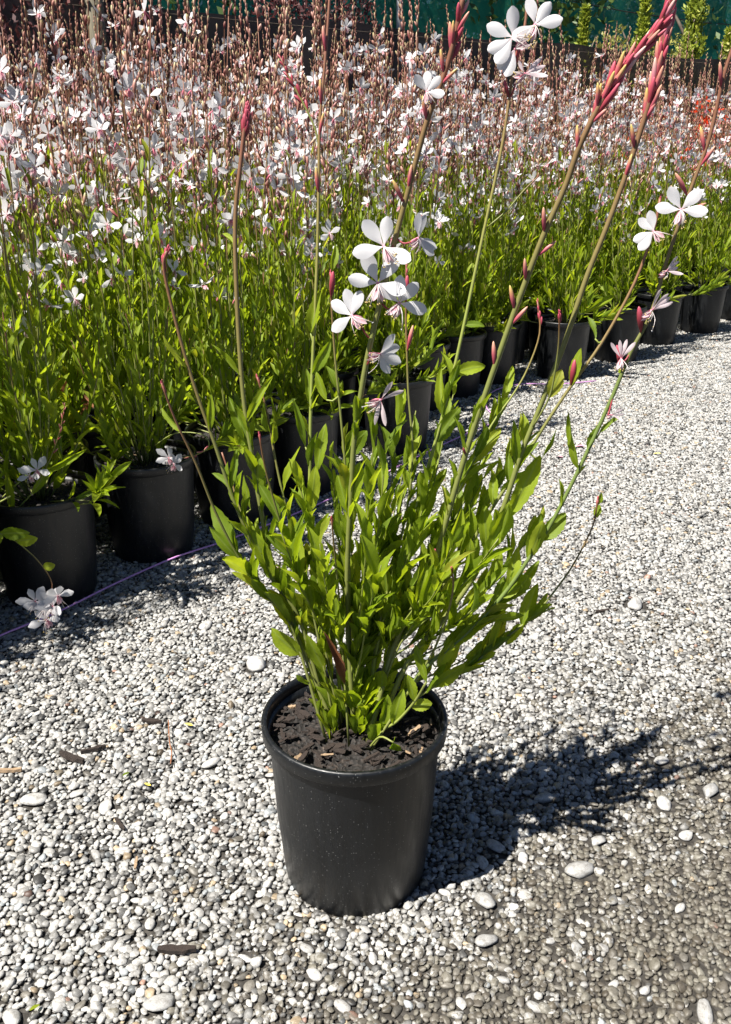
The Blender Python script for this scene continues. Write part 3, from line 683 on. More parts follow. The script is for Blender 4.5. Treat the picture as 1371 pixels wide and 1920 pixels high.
# leaves read off the photograph: base x, y, tip x, y, width
LV = [(346, 682, 306, 629, 10), (336, 628, 353, 588, 8), (448, 711, 401, 646, 9), (466, 836, 429, 744, 27), (471, 800, 504, 707, 17), (397, 819, 396, 740, 16), (336, 811, 303, 765, 13), (324, 750, 320, 714, 5),
      (511, 800, 490, 757, 13), (519, 838, 518, 790, 14), (573, 838, 550, 747, 16), (583, 625, 597, 545, 24), (590, 694, 620, 638, 22), (612, 750, 593, 697, 18), (630, 750, 620, 682, 14), (611, 514, 629, 456, 14), (435, 455, 418, 432, 9),
      (426, 915, 444, 842, 16), (427, 931, 400, 882, 12), (482, 915, 488, 853, 26), (535, 922, 551, 838, 14), (595, 884, 610, 795, 24), (580, 962, 593, 878, 27), (557, 1094, 557, 997, 25), (655, 862, 690, 808, 34), (652, 860, 657, 805, 17),
      (657, 966, 675, 866, 34), (644, 955, 633, 889, 20), (447, 1050, 393, 990, 20), (509, 1083, 477, 995, 32), (520, 984, 489, 906, 23), (553, 1185, 511, 1108, 36), (564, 1228, 511, 1188, 38), (590, 1174, 584, 1123, 18), (739, 1218, 734, 1115, 34),
      (805, 1083, 863, 1032, 25), (819, 1050, 841, 973, 32), (575, 1083, 577, 1017, 22), (821, 838, 849, 787, 32), (860, 704, 913, 683, 28), (835, 770, 823, 689, 20), (820, 840, 863, 764, 32), (883, 870, 941, 801, 28), (895, 773, 903, 736, 11),
      (930, 790, 938, 738, 12), (1036, 749, 1054, 695, 31), (1074, 723, 1086, 655, 22), (975, 877, 964, 788, 17), (952, 969, 1016, 859, 38), (1016, 859, 1045, 804, 8), (1085, 880, 1059, 785, 16), (1125, 811, 1163, 781, 11), (1165, 706, 1160, 684, 14),
      (912, 1037, 912, 951, 32), (929, 948, 927, 887, 20), (902, 966, 909, 910, 18), (979, 1046, 1017, 965, 31), (1013, 1021, 1062, 963, 36), (1117, 977, 1125, 946, 16), (1121, 945, 1129, 924, 11), (947, 908, 955, 850, 18), (1095, 588, 1155, 551, 18),
      (1116, 635, 1108, 588, 10), (868, 614, 909, 607, 15), (983, 1179, 1005, 1100, 30), (949, 1209, 983, 1168, 22), (925, 1220, 940, 1164, 17), (894, 1246, 930, 1222, 18), (940, 1115, 976, 1100, 18), (946, 1104, 972, 1026, 25), (897, 1112, 953, 1063, 22),
      (716, 1367, 729, 1304, 26), (734, 1360, 757, 1301, 28), (765, 1327, 811, 1319, 26), (773, 1311, 765, 1265, 20), (601, 1281, 594, 1311, 13), (580, 1288, 555, 1266, 10), (791, 1275, 778, 1209, 19), (814, 1278, 873, 1245, 28), (680, 1363, 676, 1304, 22),
      (455, 1075, 425, 1010, 16), (620, 1240, 600, 1150, 26), (700, 1260, 712, 1170, 30), (660, 1290, 640, 1210, 28), (605, 1250, 575, 1190, 26), (770, 1180, 800, 1120, 26), (850, 1215, 905, 1165, 24), (600, 1130, 640, 1060, 26), (650, 1140, 700, 1080, 26), (720, 1290, 745, 1235, 26),
      (690, 1300, 700, 1220, 28), (640, 1330, 612, 1270, 20), (820, 1250, 850, 1200, 24), (880, 1190, 930, 1150, 20), (560, 1130, 530, 1060, 26), (470, 955, 452, 895, 14)]
# the low shoot over the front of the pot
ST[40] = px_stem(main, [(800, 1278), (778, 1315), (745, 1352), (716, 1372)], -.055, .0030, .0020, SOILP(.022, -.045), y0=1.163 - .02, g=G2, b=OLIVE)
ST[41] = px_stem(main, [(738, 1392), (712, 1382)], -.05, .0022, .0016, SOILP(.018, -.042), y0=1.163 - .03, g=G2, b=OLIVE)
for (bx, by, tx, ty, wd) in LV:
    hit = near_stem(bx, by, STEMS, 1e9); d_, s, i = hit
    o3 = s['P'][i] + main.location
    tip = at_y(tx, ty, o3.y + rr.uniform(-.012, .018)) - main.location
    wm = wd / FPX * (o3.y * CP + (CAM_H - o3.z) * SP)
    if d_ > 14:                                          # a short stalk carries it
        b3 = at_y(bx, by, o3.y) - main.location
        V, F = tube([s['P'][i], (s['P'][i] + b3) / 2 + Vector((0, 0, -.004)), b3], [.0016, .0014, .0011], 5)
        st = build('stem', V, F, M['stem'], main, attrs={'Col': np.tile(G2, (len(V), 1))}); s = dict(o=st, P=[b3], px=[(bx, by)], rad=[.001], root=main); i = 0
    roll = rr.uniform(-.35, .35) if wd > 15 else rr.choice([-1, 1]) * rr.uniform(.5, .9)
    put_leaf(s, i, tip, .88 * wm / max(.45, math.cos(roll)), main, roll)
for (bx, by, tx, ty, wd) in [(708, 1376, 734, 1394, 22), (728, 1390, 748, 1410, 17)]:
    s = ST[41]; tip = at_y(tx, ty, 1.10) - main.location; put_leaf(s, len(s['P']) - 1, tip, wd / FPX * 1.4, main, .2)
o = put_leaf(ST[19], 2, at_y(611, 1188, 1.10) - main.location, .012, main, .2, me=DEAD_ME, name='dead_leaf')
# the rest of the leafy skirt, alternate up each stem
order = list(range(100, 100 + len(filler))) + [1, 2, 3, 4, 5, 6, 7, 8, 9, 10, 11, 12, 13, 14, 15, 21, 22]
for key in order:
    s = ST[key]; Q = s['P']; n = len(Q); org = main.location
    step = .026 if key >= 100 else .034
    acc = 0; j = 0
    zmax = 9 if key >= 100 else .72
    for i in range(1, n):
        acc += (Q[i] - Q[i - 1]).length
        if acc < step: continue
        acc = rr.uniform(-.006, .004); j += 1
        if Q[i].z > zmax or NLEAF[0] >= 300: break
        t = i / n; ax = (Q[i] - Q[i - 1]).normalized(); ph = j * 2.4 + key
        u = ax.orthogonal().normalized(); v = ax.cross(u); out = u * math.cos(ph) + v * math.sin(ph)
        L_ = rr.uniform(.050, .085) * (1.1 - .35 * t) if key >= 100 else rr.uniform(.05, .085)
        d = (ax * rr.uniform(.8, 1.0) + out * rr.uniform(.16, .42) + Vector((0, 0, .3))).normalized()
        nrm = out * -1 + ax * .3 + rvec(rr) * .4
        link('leaf', rr.choice(LEAF_HI_ME), s['o'], frame(Q[i], d, nrm, L_, L_ * rr.uniform(.17, .26), L_ * .8)); NLEAF[0] += 1

fa = Acc()                                               # the small leaves crowding the lower stems, past the 300 single ones
for key in order:
    s = ST[key]; Q = s['P']; n = len(Q)
    for q in range(10 if key >= 100 else 16):
        t = rr.uniform(.06, .96) if key >= 100 else rr.uniform(.03, .47)
        i = min(n - 2, int(t * (n - 1))); p = Q[i].lerp(Q[i + 1], rr.random())
        if p.z > .80: continue
        ax = (Q[i + 1] - Q[i]).normalized(); ph = rr.uniform(0, 6.28); u = ax.orthogonal().normalized(); v = ax.cross(u); out = u * math.cos(ph) + v * math.sin(ph)
        L_ = rr.uniform(.036, .082) * (1 if p.z < .6 else .75); d = (ax * rr.uniform(.8, 1.0) + out * rr.uniform(.18, .48) + Vector((0, 0, .25))).normalized(); lv, lf, lu = LEAF_HI[rr.randrange(10)]
        fa.add(lv, lf, rr.random(), lu, frame(p, d, out * -1 + ax * .3 + rvec(rr) * .5, L_, L_ * rr.uniform(.19, .30), L_ * .8))
for q in range(46):                                      # leaves round the crown of the plant
    a = rr.uniform(0, 6.28); rad_ = rr.uniform(.005, .045); p = Vector((math.cos(a) * rad_, math.sin(a) * rad_ * .8 - .008, SOIL_Z + rr.uniform(0, .075)))
    d = Vector((math.cos(a) * rr.uniform(.15, .6), math.sin(a) * rr.uniform(.15, .6), rr.uniform(.7, 1.2))).normalized(); L_ = rr.uniform(.035, .072); lv, lf, lu = LEAF_HI[rr.randrange(10)]
    fa.add(lv, lf, rr.random(), lu, frame(p, d, Vector((-math.cos(a), -math.sin(a), .5)) + rvec(rr) * .5, L_, L_ * rr.uniform(.24, .36), L_ * .8))
stuff(link('foliage', fa.mesh('foliage', M['leaf'], 'rnd', True), main))

# buds read off the photograph (base x, y, tip x, y)
def put_bud(s, i, tip, k=0, fat=1.0):
    b = s['P'][i]; d = Vector(tip) - b; L_ = d.length
    link('bud', BUD_HI_ME[k], s['o'], frame(b, d, (0, -1, .2), L_, L_ * fat, L_ * fat))
for (bx, by, tx, ty, k) in [(826, 145, 817, 68, 0), (803, 222, 794, 165, 0), (826, 160, 858, 128, 0), (862, 75, 884, 40, 1), (846, 85, 849, 10, 0), (853, 62, 886, 6, 1), (750, 385, 719, 320, 0), (770, 350, 778, 290, 1),
                           (1073, 288, 1073, 230, 0), (1120, 200, 1122, 142, 0), (1105, 225, 1142, 190, 1), (1015, 450, 1014, 388, 1), (988, 520, 987, 474, 1), (1000, 485, 1042, 452, 1), (966, 580, 957, 530, 0), (950, 625, 998, 572, 1), (1165, 330, 1183, 270, 0),
                           (1190, 275, 1184, 225, 0), (1205, 225, 1232, 182, 1), (1345, 180, 1342, 85, 1), (1290, 375, 1246, 290, 1), (1308, 320, 1362, 246, 1), (1315, 300, 1303, 220, 0), (1285, 385, 1330, 366, 1), (920, 700, 918, 638, 1), (1150, 690, 1133, 610, 2),
                           (1195, 630, 1189, 548, 2), (1080, 722, 1098, 606, 2), (618, 560, 622, 505, 2), (607, 205, 602, 45, 0), (604, 110, 597, 48, 1), (604, 250, 612, 205, 0), (600, 380, 594, 320, 0), (955, 185, 945, 150, 2), (760, 660, 772, 608, 1), (762, 560, 766, 490, 2), (870, 860, 866, 845, 2)]:
    d_, s, i = near_stem(bx, by, STEMS, 1e9)
    o3 = s['P'][i] + main.location; dx, dy_ = tx - bx, ty - by; q = to_px(o3)
    l_ = math.hypot(dx, dy_); f = min(1, 52 / max(l_, 1)); put_bud(s, i, at_y(q[0] + dx * f, q[1] + dy_ * f, o3.y - rr.uniform(0, .01)) - main.location, k, 1.0)
def raceme(s, t0, n, L_, k=None, fat=1.2, out_=.34):
    Q = s['P']; m = len(Q)
    for j in range(n):
        t = t0 + (1 - t0) * (j / n) ** .85; i = min(m - 2, int(t * (m - 1))); f = t * (m - 1) - i
        p = Q[i].lerp(Q[i + 1], f); ax = (Q[i + 1] - Q[i]).normalized(); ph = j * 2.4
        u = ax.orthogonal().normalized(); v = ax.cross(u); d = ax + (u * math.cos(ph) + v * math.sin(ph)) * out_
        l_ = L_ * (1 - .5 * j / n) * rr.uniform(.85, 1.15)
        link('bud', BUD_HI_ME[rr.choice([0, 1, 3, 3, 4]) if k is None else k], s['o'], frame(p, d, u, l_, l_ * fat, l_ * fat))
raceme(ST[10], .80, 48, .038, None, .95, .24); raceme(ST[11], .83, 46, .038, None, .95, .22); raceme(ST[6], .90, 8, .030); raceme(ST[1], .93, 26, .022, 2, 1.5, .16); raceme(ST[2], .88, 16, .018, 3, 1.2, .07)
for q in (5, 7, 8, 12, 14, 15, 16, 17, 18, 19, 21, 3): raceme(ST[q], .955 if q not in (15, 16) else .90, 8, .010 if q not in (15, 16) else .013, 3, 1.5, .10)
# side raceme hanging off the thin tall stem
sd = px_stem(main, [(526, 108), (545, 150), (572, 200), (592, 245), (600, 290)], .02, .0018, .0014, None, y0=1.163 + .09, k=6, red=True)
raceme(sd, .45, 12, .018, 2, 1.2)
sd2 = px_stem(main, [(1010, 270 + 60), (980, 360), (950, 395), (915, 425)], .0, .0013, .0012, None, y0=1.163 + .085, k=6, red=True)

# open flowers: centre, petal length px, petal angles (clockwise from up), look direction, where it joins a stem, old or fresh
def put_flower(px, py, Lpx, angs, join, look=(0, -1, .25), roll=0, old=False, dy=-.012):
    d_, s, i = near_stem(join[0], join[1], STEMS, 1e9); o3 = s['P'][i] + main.location
    c = at_y(px, py, o3.y + dy) - main.location; dep = (o3.y * CP + (CAM_H - o3.z) * SP)
    L_ = Lpx / FPX * dep
    z = Vector(look).normalized(); y = Vector((0, 0, 1)); y = (y - z * y.dot(z)).normalized(); x = y.cross(z)
    fm = Matrix(((x.x, y.x, z.x, c.x), (x.y, y.y, z.y, c.y), (x.z, y.z, z.z, c.z), (0, 0, 0, 1))) @ Matrix.Rotation(-R(roll), 4, 'Z')
    f = bpy.data.objects.new('flower', None); COL.objects.link(f); f.parent = main; f.matrix_local = fm; f.empty_display_size = .01
    for a in angs:
        link('petal', rr.choice(PET_OLD_ME if old else PET_HI_ME), f, pet_mtx(R(a - roll), rr.uniform(.0, .3) if not old else rr.uniform(.2, .7), L_ * rr.uniform(.92, 1.05)))
    link('stamen_cluster', rr.choice(STAM_ME), f, Matrix.Diagonal((L_, L_, L_, 1))); link('calyx', rr.choice(CALYX_ME), f, Matrix.Diagonal((L_ * .95,) * 3 + (1,)))
    st_ = s['P'][i]; back = c - z * L_ * .3 + fm.to_3x3() @ Vector((0, -L_ * .2, 0))
    if (back - st_).length > .004:
        P = catmull([st_, st_.lerp(back, .5) + Vector((0, 0, -.004)), back], 3); V, F = tube(P, [.0012] * len(P), 5)
        build('flower_stalk', V, F, M['stem'], s['o'], attrs={'Col': np.tile(RED * .9, (len(V), 1))})
put_flower(720, 462, 58, (-42, 6, -108, 118), (742, 445), (-.15, -1, .35), -35)
put_flower(709, 531, 60, (-82, -26, 36, 108), (718, 545), (-.05, -1, .30), 0)
put_flower(749, 568, 54, (-48, 2, 46, 108), (714, 575), (.25, -1, .25), 30)
put_flower(660, 592, 52, (-62, -16, 20, -128), (700, 640), (-.45, -1, .2), -50)
put_flower(785, 446, 46, (-12, 22, 118, 140), (742, 448), (.85, -.8, .1), 40)
put_flower(712, 664, 46, (42, 80, 112, 150), (690, 690), (.75, -.8, -.2), 75)
put_flower(714, 750, 48, (20, 55, 175, 205), (676, 745), (.4, -1, -.1), 60, True)
put_flower(962, 70, 54, (-68, -4, -120, -150), (966, 110), (-.2, -1, .2), -80)
put_flower(1003, 46, 50, (-12, 38, 84, -122), (984, 50), (.15, -1, .3), 10)
put_flower(966, 92, 48, (-140, -165), (966, 120), (-.3, -1, 0), -120)
put_flower(984, 138, 42, (70, 100, -60, 50), (955, 185), (.5, -1, .1), 60, True)
put_flower(1277, 393, 48, (-34, 44, -84, 98), (1282, 390), (-.1, -1, .3), 0, False, -.045)
put_flower(1226, 434, 40, (-55, -18, -120, -150), (1224, 435), (-.5, -1, .2), -50)
put_flower(1250, 508, 34, (40, 62, 85, 110), (1240, 520), (.7, -.8, .3), 60, True)
put_flower(1222, 582, 44, (18, 40, 60, 75), (1218, 598), (.6, -.9, .3), 50, True)
put_flower(1165, 672, 38, (-40, -12, 12, 38), (1180, 664), (-.1, -1, .4), 0, True)
put_flower(1148, 778, 24, (20, 60, 90, 120), (1150, 742), (.5, -1, 0), 60, True)
put_flower(800, 172, 36, (-40, 0, 45, 100), (812, 195), (-.2, -1, .2), -10)

# ---------------------------------------------------------------- the plants in the rows
def gen_plant(seed, n_stems, hmax, spread, per_stem, red=False, lean=(0, 0)):
    """a bushy plant in local coordinates: stems, leaves, flowers and bud spikes"""
    r = random.Random(seed); S, LVS, FLW, SPI = [], [], [], []
    for i in range(n_stems):
        tall = i < n_stems * .52; droop = i >= n_stems * .82
        az = r.uniform(0, 6.28); q = math.sqrt((i + .5) / n_stems) if tall else r.uniform(.5, 1)
        h = hmax * r.choice([r.uniform(.55, .82), r.uniform(.7, .95), r.uniform(.85, 1.08), r.uniform(.95, 1.22)]) if tall else (r.uniform(.04, .12) if droop else r.uniform(.20, .50))
        sp = spread * q * r.uniform(.6, 1.35) * (1 if tall else 1.5 if droop else 1.0)
        b = Vector((math.cos(az) * .03 * q, math.sin(az) * .03 * q, SOIL_Z - .004))
        tip = Vector((math.cos(az) * sp + lean[0] + r.uniform(-.05, .05), math.sin(az) * sp + lean[1] + r.uniform(-.05, .05), SOIL_Z + h))
        m1 = b.lerp(tip, .33) + Vector((math.cos(az) * sp * .22, math.sin(az) * sp * .22, 0)) + rvec(r) * .012
        m2 = b.lerp(tip, .68) + Vector((math.cos(az) * sp * .12, math.sin(az) * sp * .12, 0)) + rvec(r) * .018
        Q = catmull([b, m1, m2, tip], 3); n = len(Q); rad = np.linspace(.0026, .0013, n)
        S.append((Q, rad))
        lz = SOIL_Z + r.uniform(.52, .84)
        tot = 0; j = 0; nl = per_stem
        zs = [p.z for p in Q]
        for jj in range(nl):
            zt = SOIL_Z + .02 + (min(lz, tip.z) - SOIL_Z - .02) * ((jj + r.uniform(.1, .9)) / nl)
            k = min(range(n - 1), key=lambda a: abs((zs[a] + zs[a + 1]) / 2 - zt)); f = min(1, max(0, (zt - zs[k]) / (zs[k + 1] - zs[k] + 1e-6)))
            p = Q[k].lerp(Q[k + 1], f); ax = (Q[k + 1] - Q[k]).normalized(); ph = jj * 2.4 + i
            u = ax.orthogonal().normalized(); v = ax.cross(u); out = u * math.cos(ph) + v * math.sin(ph)
            hf = (zt - SOIL_Z) / .8
            L_ = r.uniform(.055, .10) * (1.05 - .42 * hf); d = ax * r.uniform(.8, 1.1) + out * r.uniform(.2, .6 - .2 * hf) + Vector((0, 0, .25))
            LVS.append((frame(p, d, out * -1 + ax * .3 + rvec(r) * .5, L_, L_ * r.uniform(.15, .25), L_ * .8), r.random(), i, r.randrange(6)))
        if tall:
            ax = (Q[-1] - Q[-3]).normalized(); L_ = r.uniform(.10, .20)
            SPI.append((frame(Q[-1] - ax * .02, ax + rvec(r) * .12, rvec(r), L_, L_), i, r.randrange(4)))
            for _ in range(r.choice([0, 0, 1, 2, 2, 3, 4, 6])):
                k = int(n * ((.72 + .25 * r.random()) if red else (.50 + .46 * r.random()))); k = min(k, n - 2); p = Q[k].lerp(Q[k + 1], r.random()); a2 = r.uniform(0, 6.28); o_ = Vector((math.cos(a2), math.sin(a2), r.uniform(-.1, .5))).normalized()
                L_ = r.uniform(.026, .043) * (1.1 if red else 1)
                z = (o_ + Vector((-.45, -.55, .35)) * 1.0).normalized(); y = Vector((0, 0, 1)) + rvec(r) * .5; y = (y - z * y.dot(z)).normalized()
                mt = frame(p + o_ * L_ * .55, y, z, L_, L_)
                FLW.append((mt, i, r.randrange(5)))
            for _ in range(r.choice([2, 3, 4, 5])):       # loose buds below the spike
                k = min(n - 2, int(n * r.uniform(.68, .98))); p = Q[k].lerp(Q[k + 1], r.random()); ax2 = (Q[k + 1] - Q[k]).normalized()
                SPI.append((frame(p, ax2 + rvec(r) * .55, rvec(r), r.uniform(.024, .036), .03, .03), i, 10 + r.choice([0, 1, 2])))
    return S, LVS, FLW, SPI
BUD_LO_ME = [mesh_only('bud', v, f, M['bud'], {'Col': c}) for v, f, c in BUD_LO]
def plant_base(name, hi, label=None, cat=None, soil_i=0):
    root = bpy.data.objects.new(name, None); COL.objects.link(root); root.empty_display_size = .05
    p = link('pot', POT_HI if hi else POT_LO, root); link('rim', RIM_HI if hi else RIM_LO, p); sl_ = link('soil', SOIL_ME[soil_i], root)
    if hi:
        r = random.Random(soil_i + 70)
        for i in range(26):
            a = r.uniform(0, 6.28); q = .118 * math.sqrt(r.random()); L_ = r.choice([.009, .012, .016, .02]); pale = r.random() < .35
            o = link('wood_chip' if pale else 'bark_chip', (r.choice(STRAW_ME) if pale else r.choice(CHIP_ME)), sl_)
            o.location = (q * math.cos(a), q * math.sin(a), SOIL_Z + .0085 + .006 * (1 - q / .129)); o.rotation_euler = (r.uniform(-.3, .3), r.uniform(-.3, .3), r.uniform(0, 6.28)); o.scale = (L_ * .4, L_ * .8, L_ * .15)
    return root
def near_plant(seed, **kw):
    S, LVS, FLW, SPI = gen_plant(seed, **kw); root = plant_base('potted_plant', True, soil_i=seed % 2)
    so_ = []
    for Q, rad in S:
        V, F = tube(Q, rad, 5); so_.append(build('stem', V, F, M['stem'], root, attrs={'Col': stem_cols(len(Q), 5)}))
    random.Random(seed).shuffle(LVS)
    for mt, rnd, i, v in LVS[:290]: link('leaf', LEAF_LO_ME[v], so_[i], mt)
    b = Acc()
    for mt, rnd, i, v in LVS[290:]: lv, lf, lu = LEAF_LO[v]; b.add(lv, lf, rnd, lu, mt)
    stuff(link('foliage', b.mesh('foliage', M['leaf'], 'rnd', True), root))
    for mt, i, v in FLW: link('flower', FLO_ME[v], so_[i], mt)
    for mt, i, v in SPI:
        if v < 10: link('bud_spike', SPK_ME[v], so_[i], mt)
        else: link('bud', BUD_LO_ME[v - 10], so_[i], mt)
    return root
def far_plant(seed, red=False, **kw):
    S, LVS, FLW, SPI = gen_plant(seed, red=red, **kw); root = plant_base('potted_plant', False, soil_i=seed % 2)
    a = Acc(); b = Acc(); c = Acc()
    for Q, rad in S:
        V, F = tube(Q, rad, 4, False); a.add(V, F, stem_cols(len(Q), 4))
    for mt, rnd, i, v in LVS: lv, lf, lu = LEAF_LO[v]; b.add(lv, lf, rnd, lu, mt)
    for mt, i, v in FLW: fv, ff, fc = (FLO_RED[v % 2] if red else FLO[v]); c.add(fv, ff, fc, None, mt)
    for mt, i, v in SPI: fv, ff, fc = SPK[v] if v < 10 else BUD_LO[v - 10]; c.add(fv, ff, fc, None, mt)
    stuff(link('stem_bunch', a.mesh('stem_bunch', M['stem'], 'Col'), root)); stuff(link('foliage', b.mesh('foliage', M['leaf'], 'rnd', True), root)); stuff(link('blossom', c.mesh('blossom', M['petal'], 'Col'), root))
    return root
KW = [dict(n_stems=30, hmax=1.0, spread=.19, per_stem=15), dict(n_stems=29, hmax=1.06, spread=.20, per_stem=15), dict(n_stems=31, hmax=.98, spread=.18, per_stem=15), dict(n_stems=30, hmax=1.02, spread=.20, per_stem=15)]
FKW = [dict(n_stems=31, hmax=1.0 + .05 * (i % 3), spread=.16 + .015 * (i % 4), per_stem=16) for i in range(7)]
NEARP = [near_plant(300 + i, **KW[i]) for i in range(4)]; FARP = [far_plant(400 + i, **FKW[i]) for i in range(7)]
REDP = [far_plant(500 + i, True, n_stems=24, hmax=1.02, spread=.17, per_stem=11) for i in range(2)]
used = {}
def place(proto, loc, rz, label, group, scale=1.0):
    if proto not in used: o = proto; used[proto] = 1
    else: o = copy_tree(proto)
    o.location = loc; o.rotation_euler = (0, 0, rz); o.scale = (1, 1, 1)
    tag(o, label, 'potted plant', group); return o
FENCE_H = 1.9
FA, FB = at_z(288, 3, FENCE_H), at_z(1371, 111, FENCE_H); FD = (FB - FA); FD.z = 0; FD.normalize(); FN = Vector((-FD.y, FD.x, 0))
def fence_off(x, y): return (x - FA.x) * FN.x + (y - FA.y) * FN.y
rr = random.Random(77)
G_NEAR = 'white-flowered potted plants along the front of the rows'; G_FAR = 'white-flowered potted plants massed in the rows'; G_RED = 'red-flowered potted plants by the fence'
FRONT = [((72, 913), 0, 'potted plant whose drooping flower cluster hangs down over its black pot'),
         ((273, 850), 1, 'potted plant with a patch of sun on its pot beside the purple string'),
         ((140, 788), 2, 'potted plant with dead brown leaves at the foot of its stems'),
         ((745, 702), 3, 'potted plant ending the dark front row just behind the lone pot'),
         ((947, 575), 0, 'potted plant set back behind the loop of purple string'),
         ((1058, 597), 1, 'potted plant with its pot touching the end of the purple string'),
         ((1163, 572), 2, 'potted plant second along from the end of the purple string'),
         ((1237, 548), 3, 'potted plant third along from the end of the purple string'),
         ((1322, 532), 0, 'potted plant fourth along from the end of the purple string'), ((1392, 515), 1, 'potted plant fifth along from the end of the purple string')]
spots = []; NEAR_OBJ = {}
for (px, py), v, lab in FRONT:
    p = at_z(px, py, POT_H); p.z = 0; spots.append((p.x, p.y)); NEAR_OBJ[(px, py)] = place(NEARP[v], p, rr.uniform(0, 6.28), lab, None)
# the remaining grid of pots, row by row behind the front ones
SPC, RSP = .315, .292
grid = []
for i in range(0, 16):
    for j in range(-10, 40):
        q = ROW0 + ROW_D * ((j + (.5 if i % 2 else 0)) * SPC) + ROW_N * (i * RSP); x, y = q.x + rr.uniform(-.012, .012), q.y + rr.uniform(-.012, .012)
        if fence_off(x, y) > -.45 or y < .45: continue
        dep = y * CP + CAM_H * SP * .3
        if abs(x) > max(.425 * dep + .32, 1.95 if x < 0 and i < 2 and y < 2.4 else 0): continue
        if i == 0 and y > ROW0.y + 1.05: continue         # the front row stops at the lone pot, then starts again further back
        if any((x - a) ** 2 + (y - b) ** 2 < .272 ** 2 for a, b in spots): continue
        spots.append((x, y)); grid.append((x, y, i))
grid.sort(key=lambda g: g[1])
for k, (x, y, i) in enumerate(grid):
    if i <= 1 and 1.95 < y < 3.6 and x > -1.35: place(NEARP[k % 4], (x, y, 0), rr.uniform(0, 6.28), 'white-flowered potted plant packed in among the front pots of the rows', G_NEAR)
    elif x > 2.1 and fence_off(x, y) > -1.7 and rr.random() < .55: place(REDP[k % 2], (x, y, 0), rr.uniform(0, 6.28), 'red-flowered potted plant standing by the dark cloth fence', G_RED)
    else: place(FARP[k % 7], (x, y, 0), rr.uniform(0, 6.28), 'white-flowered potted plant massed in the rows before the fence', G_FAR)
print('PLANTS', len(spots), 'GRAVEL', len(GP))

# drooping stems on the first two pots
def extra_stem(root, pts, y0, dy=0.0, r0=.0022, r1=.0013, red=False):
    rot = root.rotation_euler.z; root.rotation_euler.z = 0
    s = px_stem(root, pts, dy, r0, r1, None, y0=y0, k=6, g=G2, red=red); root.rotation_euler.z = 0; return s
def nflower(s, i, off, L_, look):
    z = Vector(look).normalized(); y = Vector((rr.uniform(-.4, .4), 0, 1)); y = (y - z * y.dot(z)).normalized()
    link('flower', rr.choice(FLO_ME), s['o'], frame(s['P'][i] + Vector(off), y, z, L_, L_))
P1, P2 = NEAR_OBJ[(72, 913)], NEAR_OBJ[(273, 850)]
for P_ in (P1, P2): P_.rotation_euler.z = 0
y1 = P1.location.y; y2 = P2.location.y
e = extra_stem(P1, [(88, 1135), (98, 1095), (72, 1052), (30, 1015), (0, 1000), (-25, 985), (-20, 955), (20, 930)], y1 - .24, -.02)
n = len(e['P'])
for i, off, L_ in [(n - 1, (0, -.01, 0), .046), (n - 2, (.012, -.012, -.010), .046), (n - 1, (-.022, -.01, .016), .040), (n - 3, (.022, -.014, .004), .040), (n - 1, (.0, -.016, -.03), .040)]: nflower(e, i, off, L_, (rr.uniform(-.3, .6), -1, .2))
raceme(e, .93, 9, .018, 1, 1.2, .5)
for bx, by, tx, ty, wd in [(30, 1015, 70, 1010, 22), (76, 1060, 103, 1060, 17), (10, 1000, -30, 1020, 26), (0, 1000, 55, 1000, 24)]:
    d_, s, i = near_stem(bx, by, [e], 1e9); put_leaf(s, i, at_y(tx, ty, y1 - .26) - P1.location, wd / FPX * 2.1, P1, .2)
e = extra_stem(P1, [(122, 755), (112, 810), (90, 870), (60, 925), (20, 960), (0, 940), (40, 900)], y1 - .10, -.04, red=True); raceme(e, .72, 10, .022, 1, 1.1, .5)
n = len(e['P']); nflower(e, int(n * .62), (-.012, -.012, .008), .036, (.2, -1, .3)); nflower(e, int(n * .58), (-.02, -.012, .014), .03, (-.3, -1, .3))
for bx, by, tx, ty, wd in [(85, 880, 158, 848, 12), (60, 925, 92, 888, 14), (20, 958, 15, 890, 15)]:
    d_, s, i = near_stem(bx, by, [e], 1e9); put_leaf(s, i, at_y(tx, ty, y1 - .13) - P1.location, wd / FPX * 2.1, P1, .2)
e = extra_stem(P2, [(318, 856), (345, 858), (375, 850), (392, 835), (380, 815), (330, 812), (290, 835)], y2 - .10, -.05, .0018, .0012, red=True)
n = len(e['P'])
for off in ((0, -.01, 0), (.012, -.01, -.018)): nflower(e, n - 1, off, .036, (-.2, -1, .2))
raceme(e, .5, 6, .02, 1, 1.1, .5)
P3 = NEAR_OBJ[(140, 788)]; P3.rotation_euler.z = 0
for k, (bx, by, tx, ty, wd) in enumerate([(165, 770, 104, 708, 36), (160, 775, 128, 742, 28), (158, 765, 112, 728, 24), (175, 765, 140, 720, 20)]):
    b3 = at_y(bx, by, P3.location.y - .05) - P3.location; t3 = at_y(tx, ty, P3.location.y - .08 + .02 * k) - P3.location
    link('dead_leaf', DEAD_ME, [c for c in P3.children if c.name.startswith('stem')][0], frame(b3, t3 - b3, (.4 * (k - 1), -1, .6), (t3 - b3).length, wd / FPX * 2.9, .06))

# ---------------------------------------------------------------- purple string along the front of the rows
SPX = [(-90, 1238), (0, 1195), (110, 1147), (220, 1094), (330, 1047), (440, 1008), (600, 945), (700, 900), (800, 848), (880, 812), (928, 790), (912, 762), (925, 735), (975, 722), (1050, 720), (1118, 715)]
SP3 = [at_z(x, y, .016) for x, y in SPX]
for i, p in enumerate(SP3): p.z = .0185 + .002 * math.sin(i * 2.1)
V, F = tube(catmull(SP3, 6), .0026, 6)
tag(build('string', V, F, M['string'], attrs=None), 'thin purple string lying on the gravel along the pots', 'string')

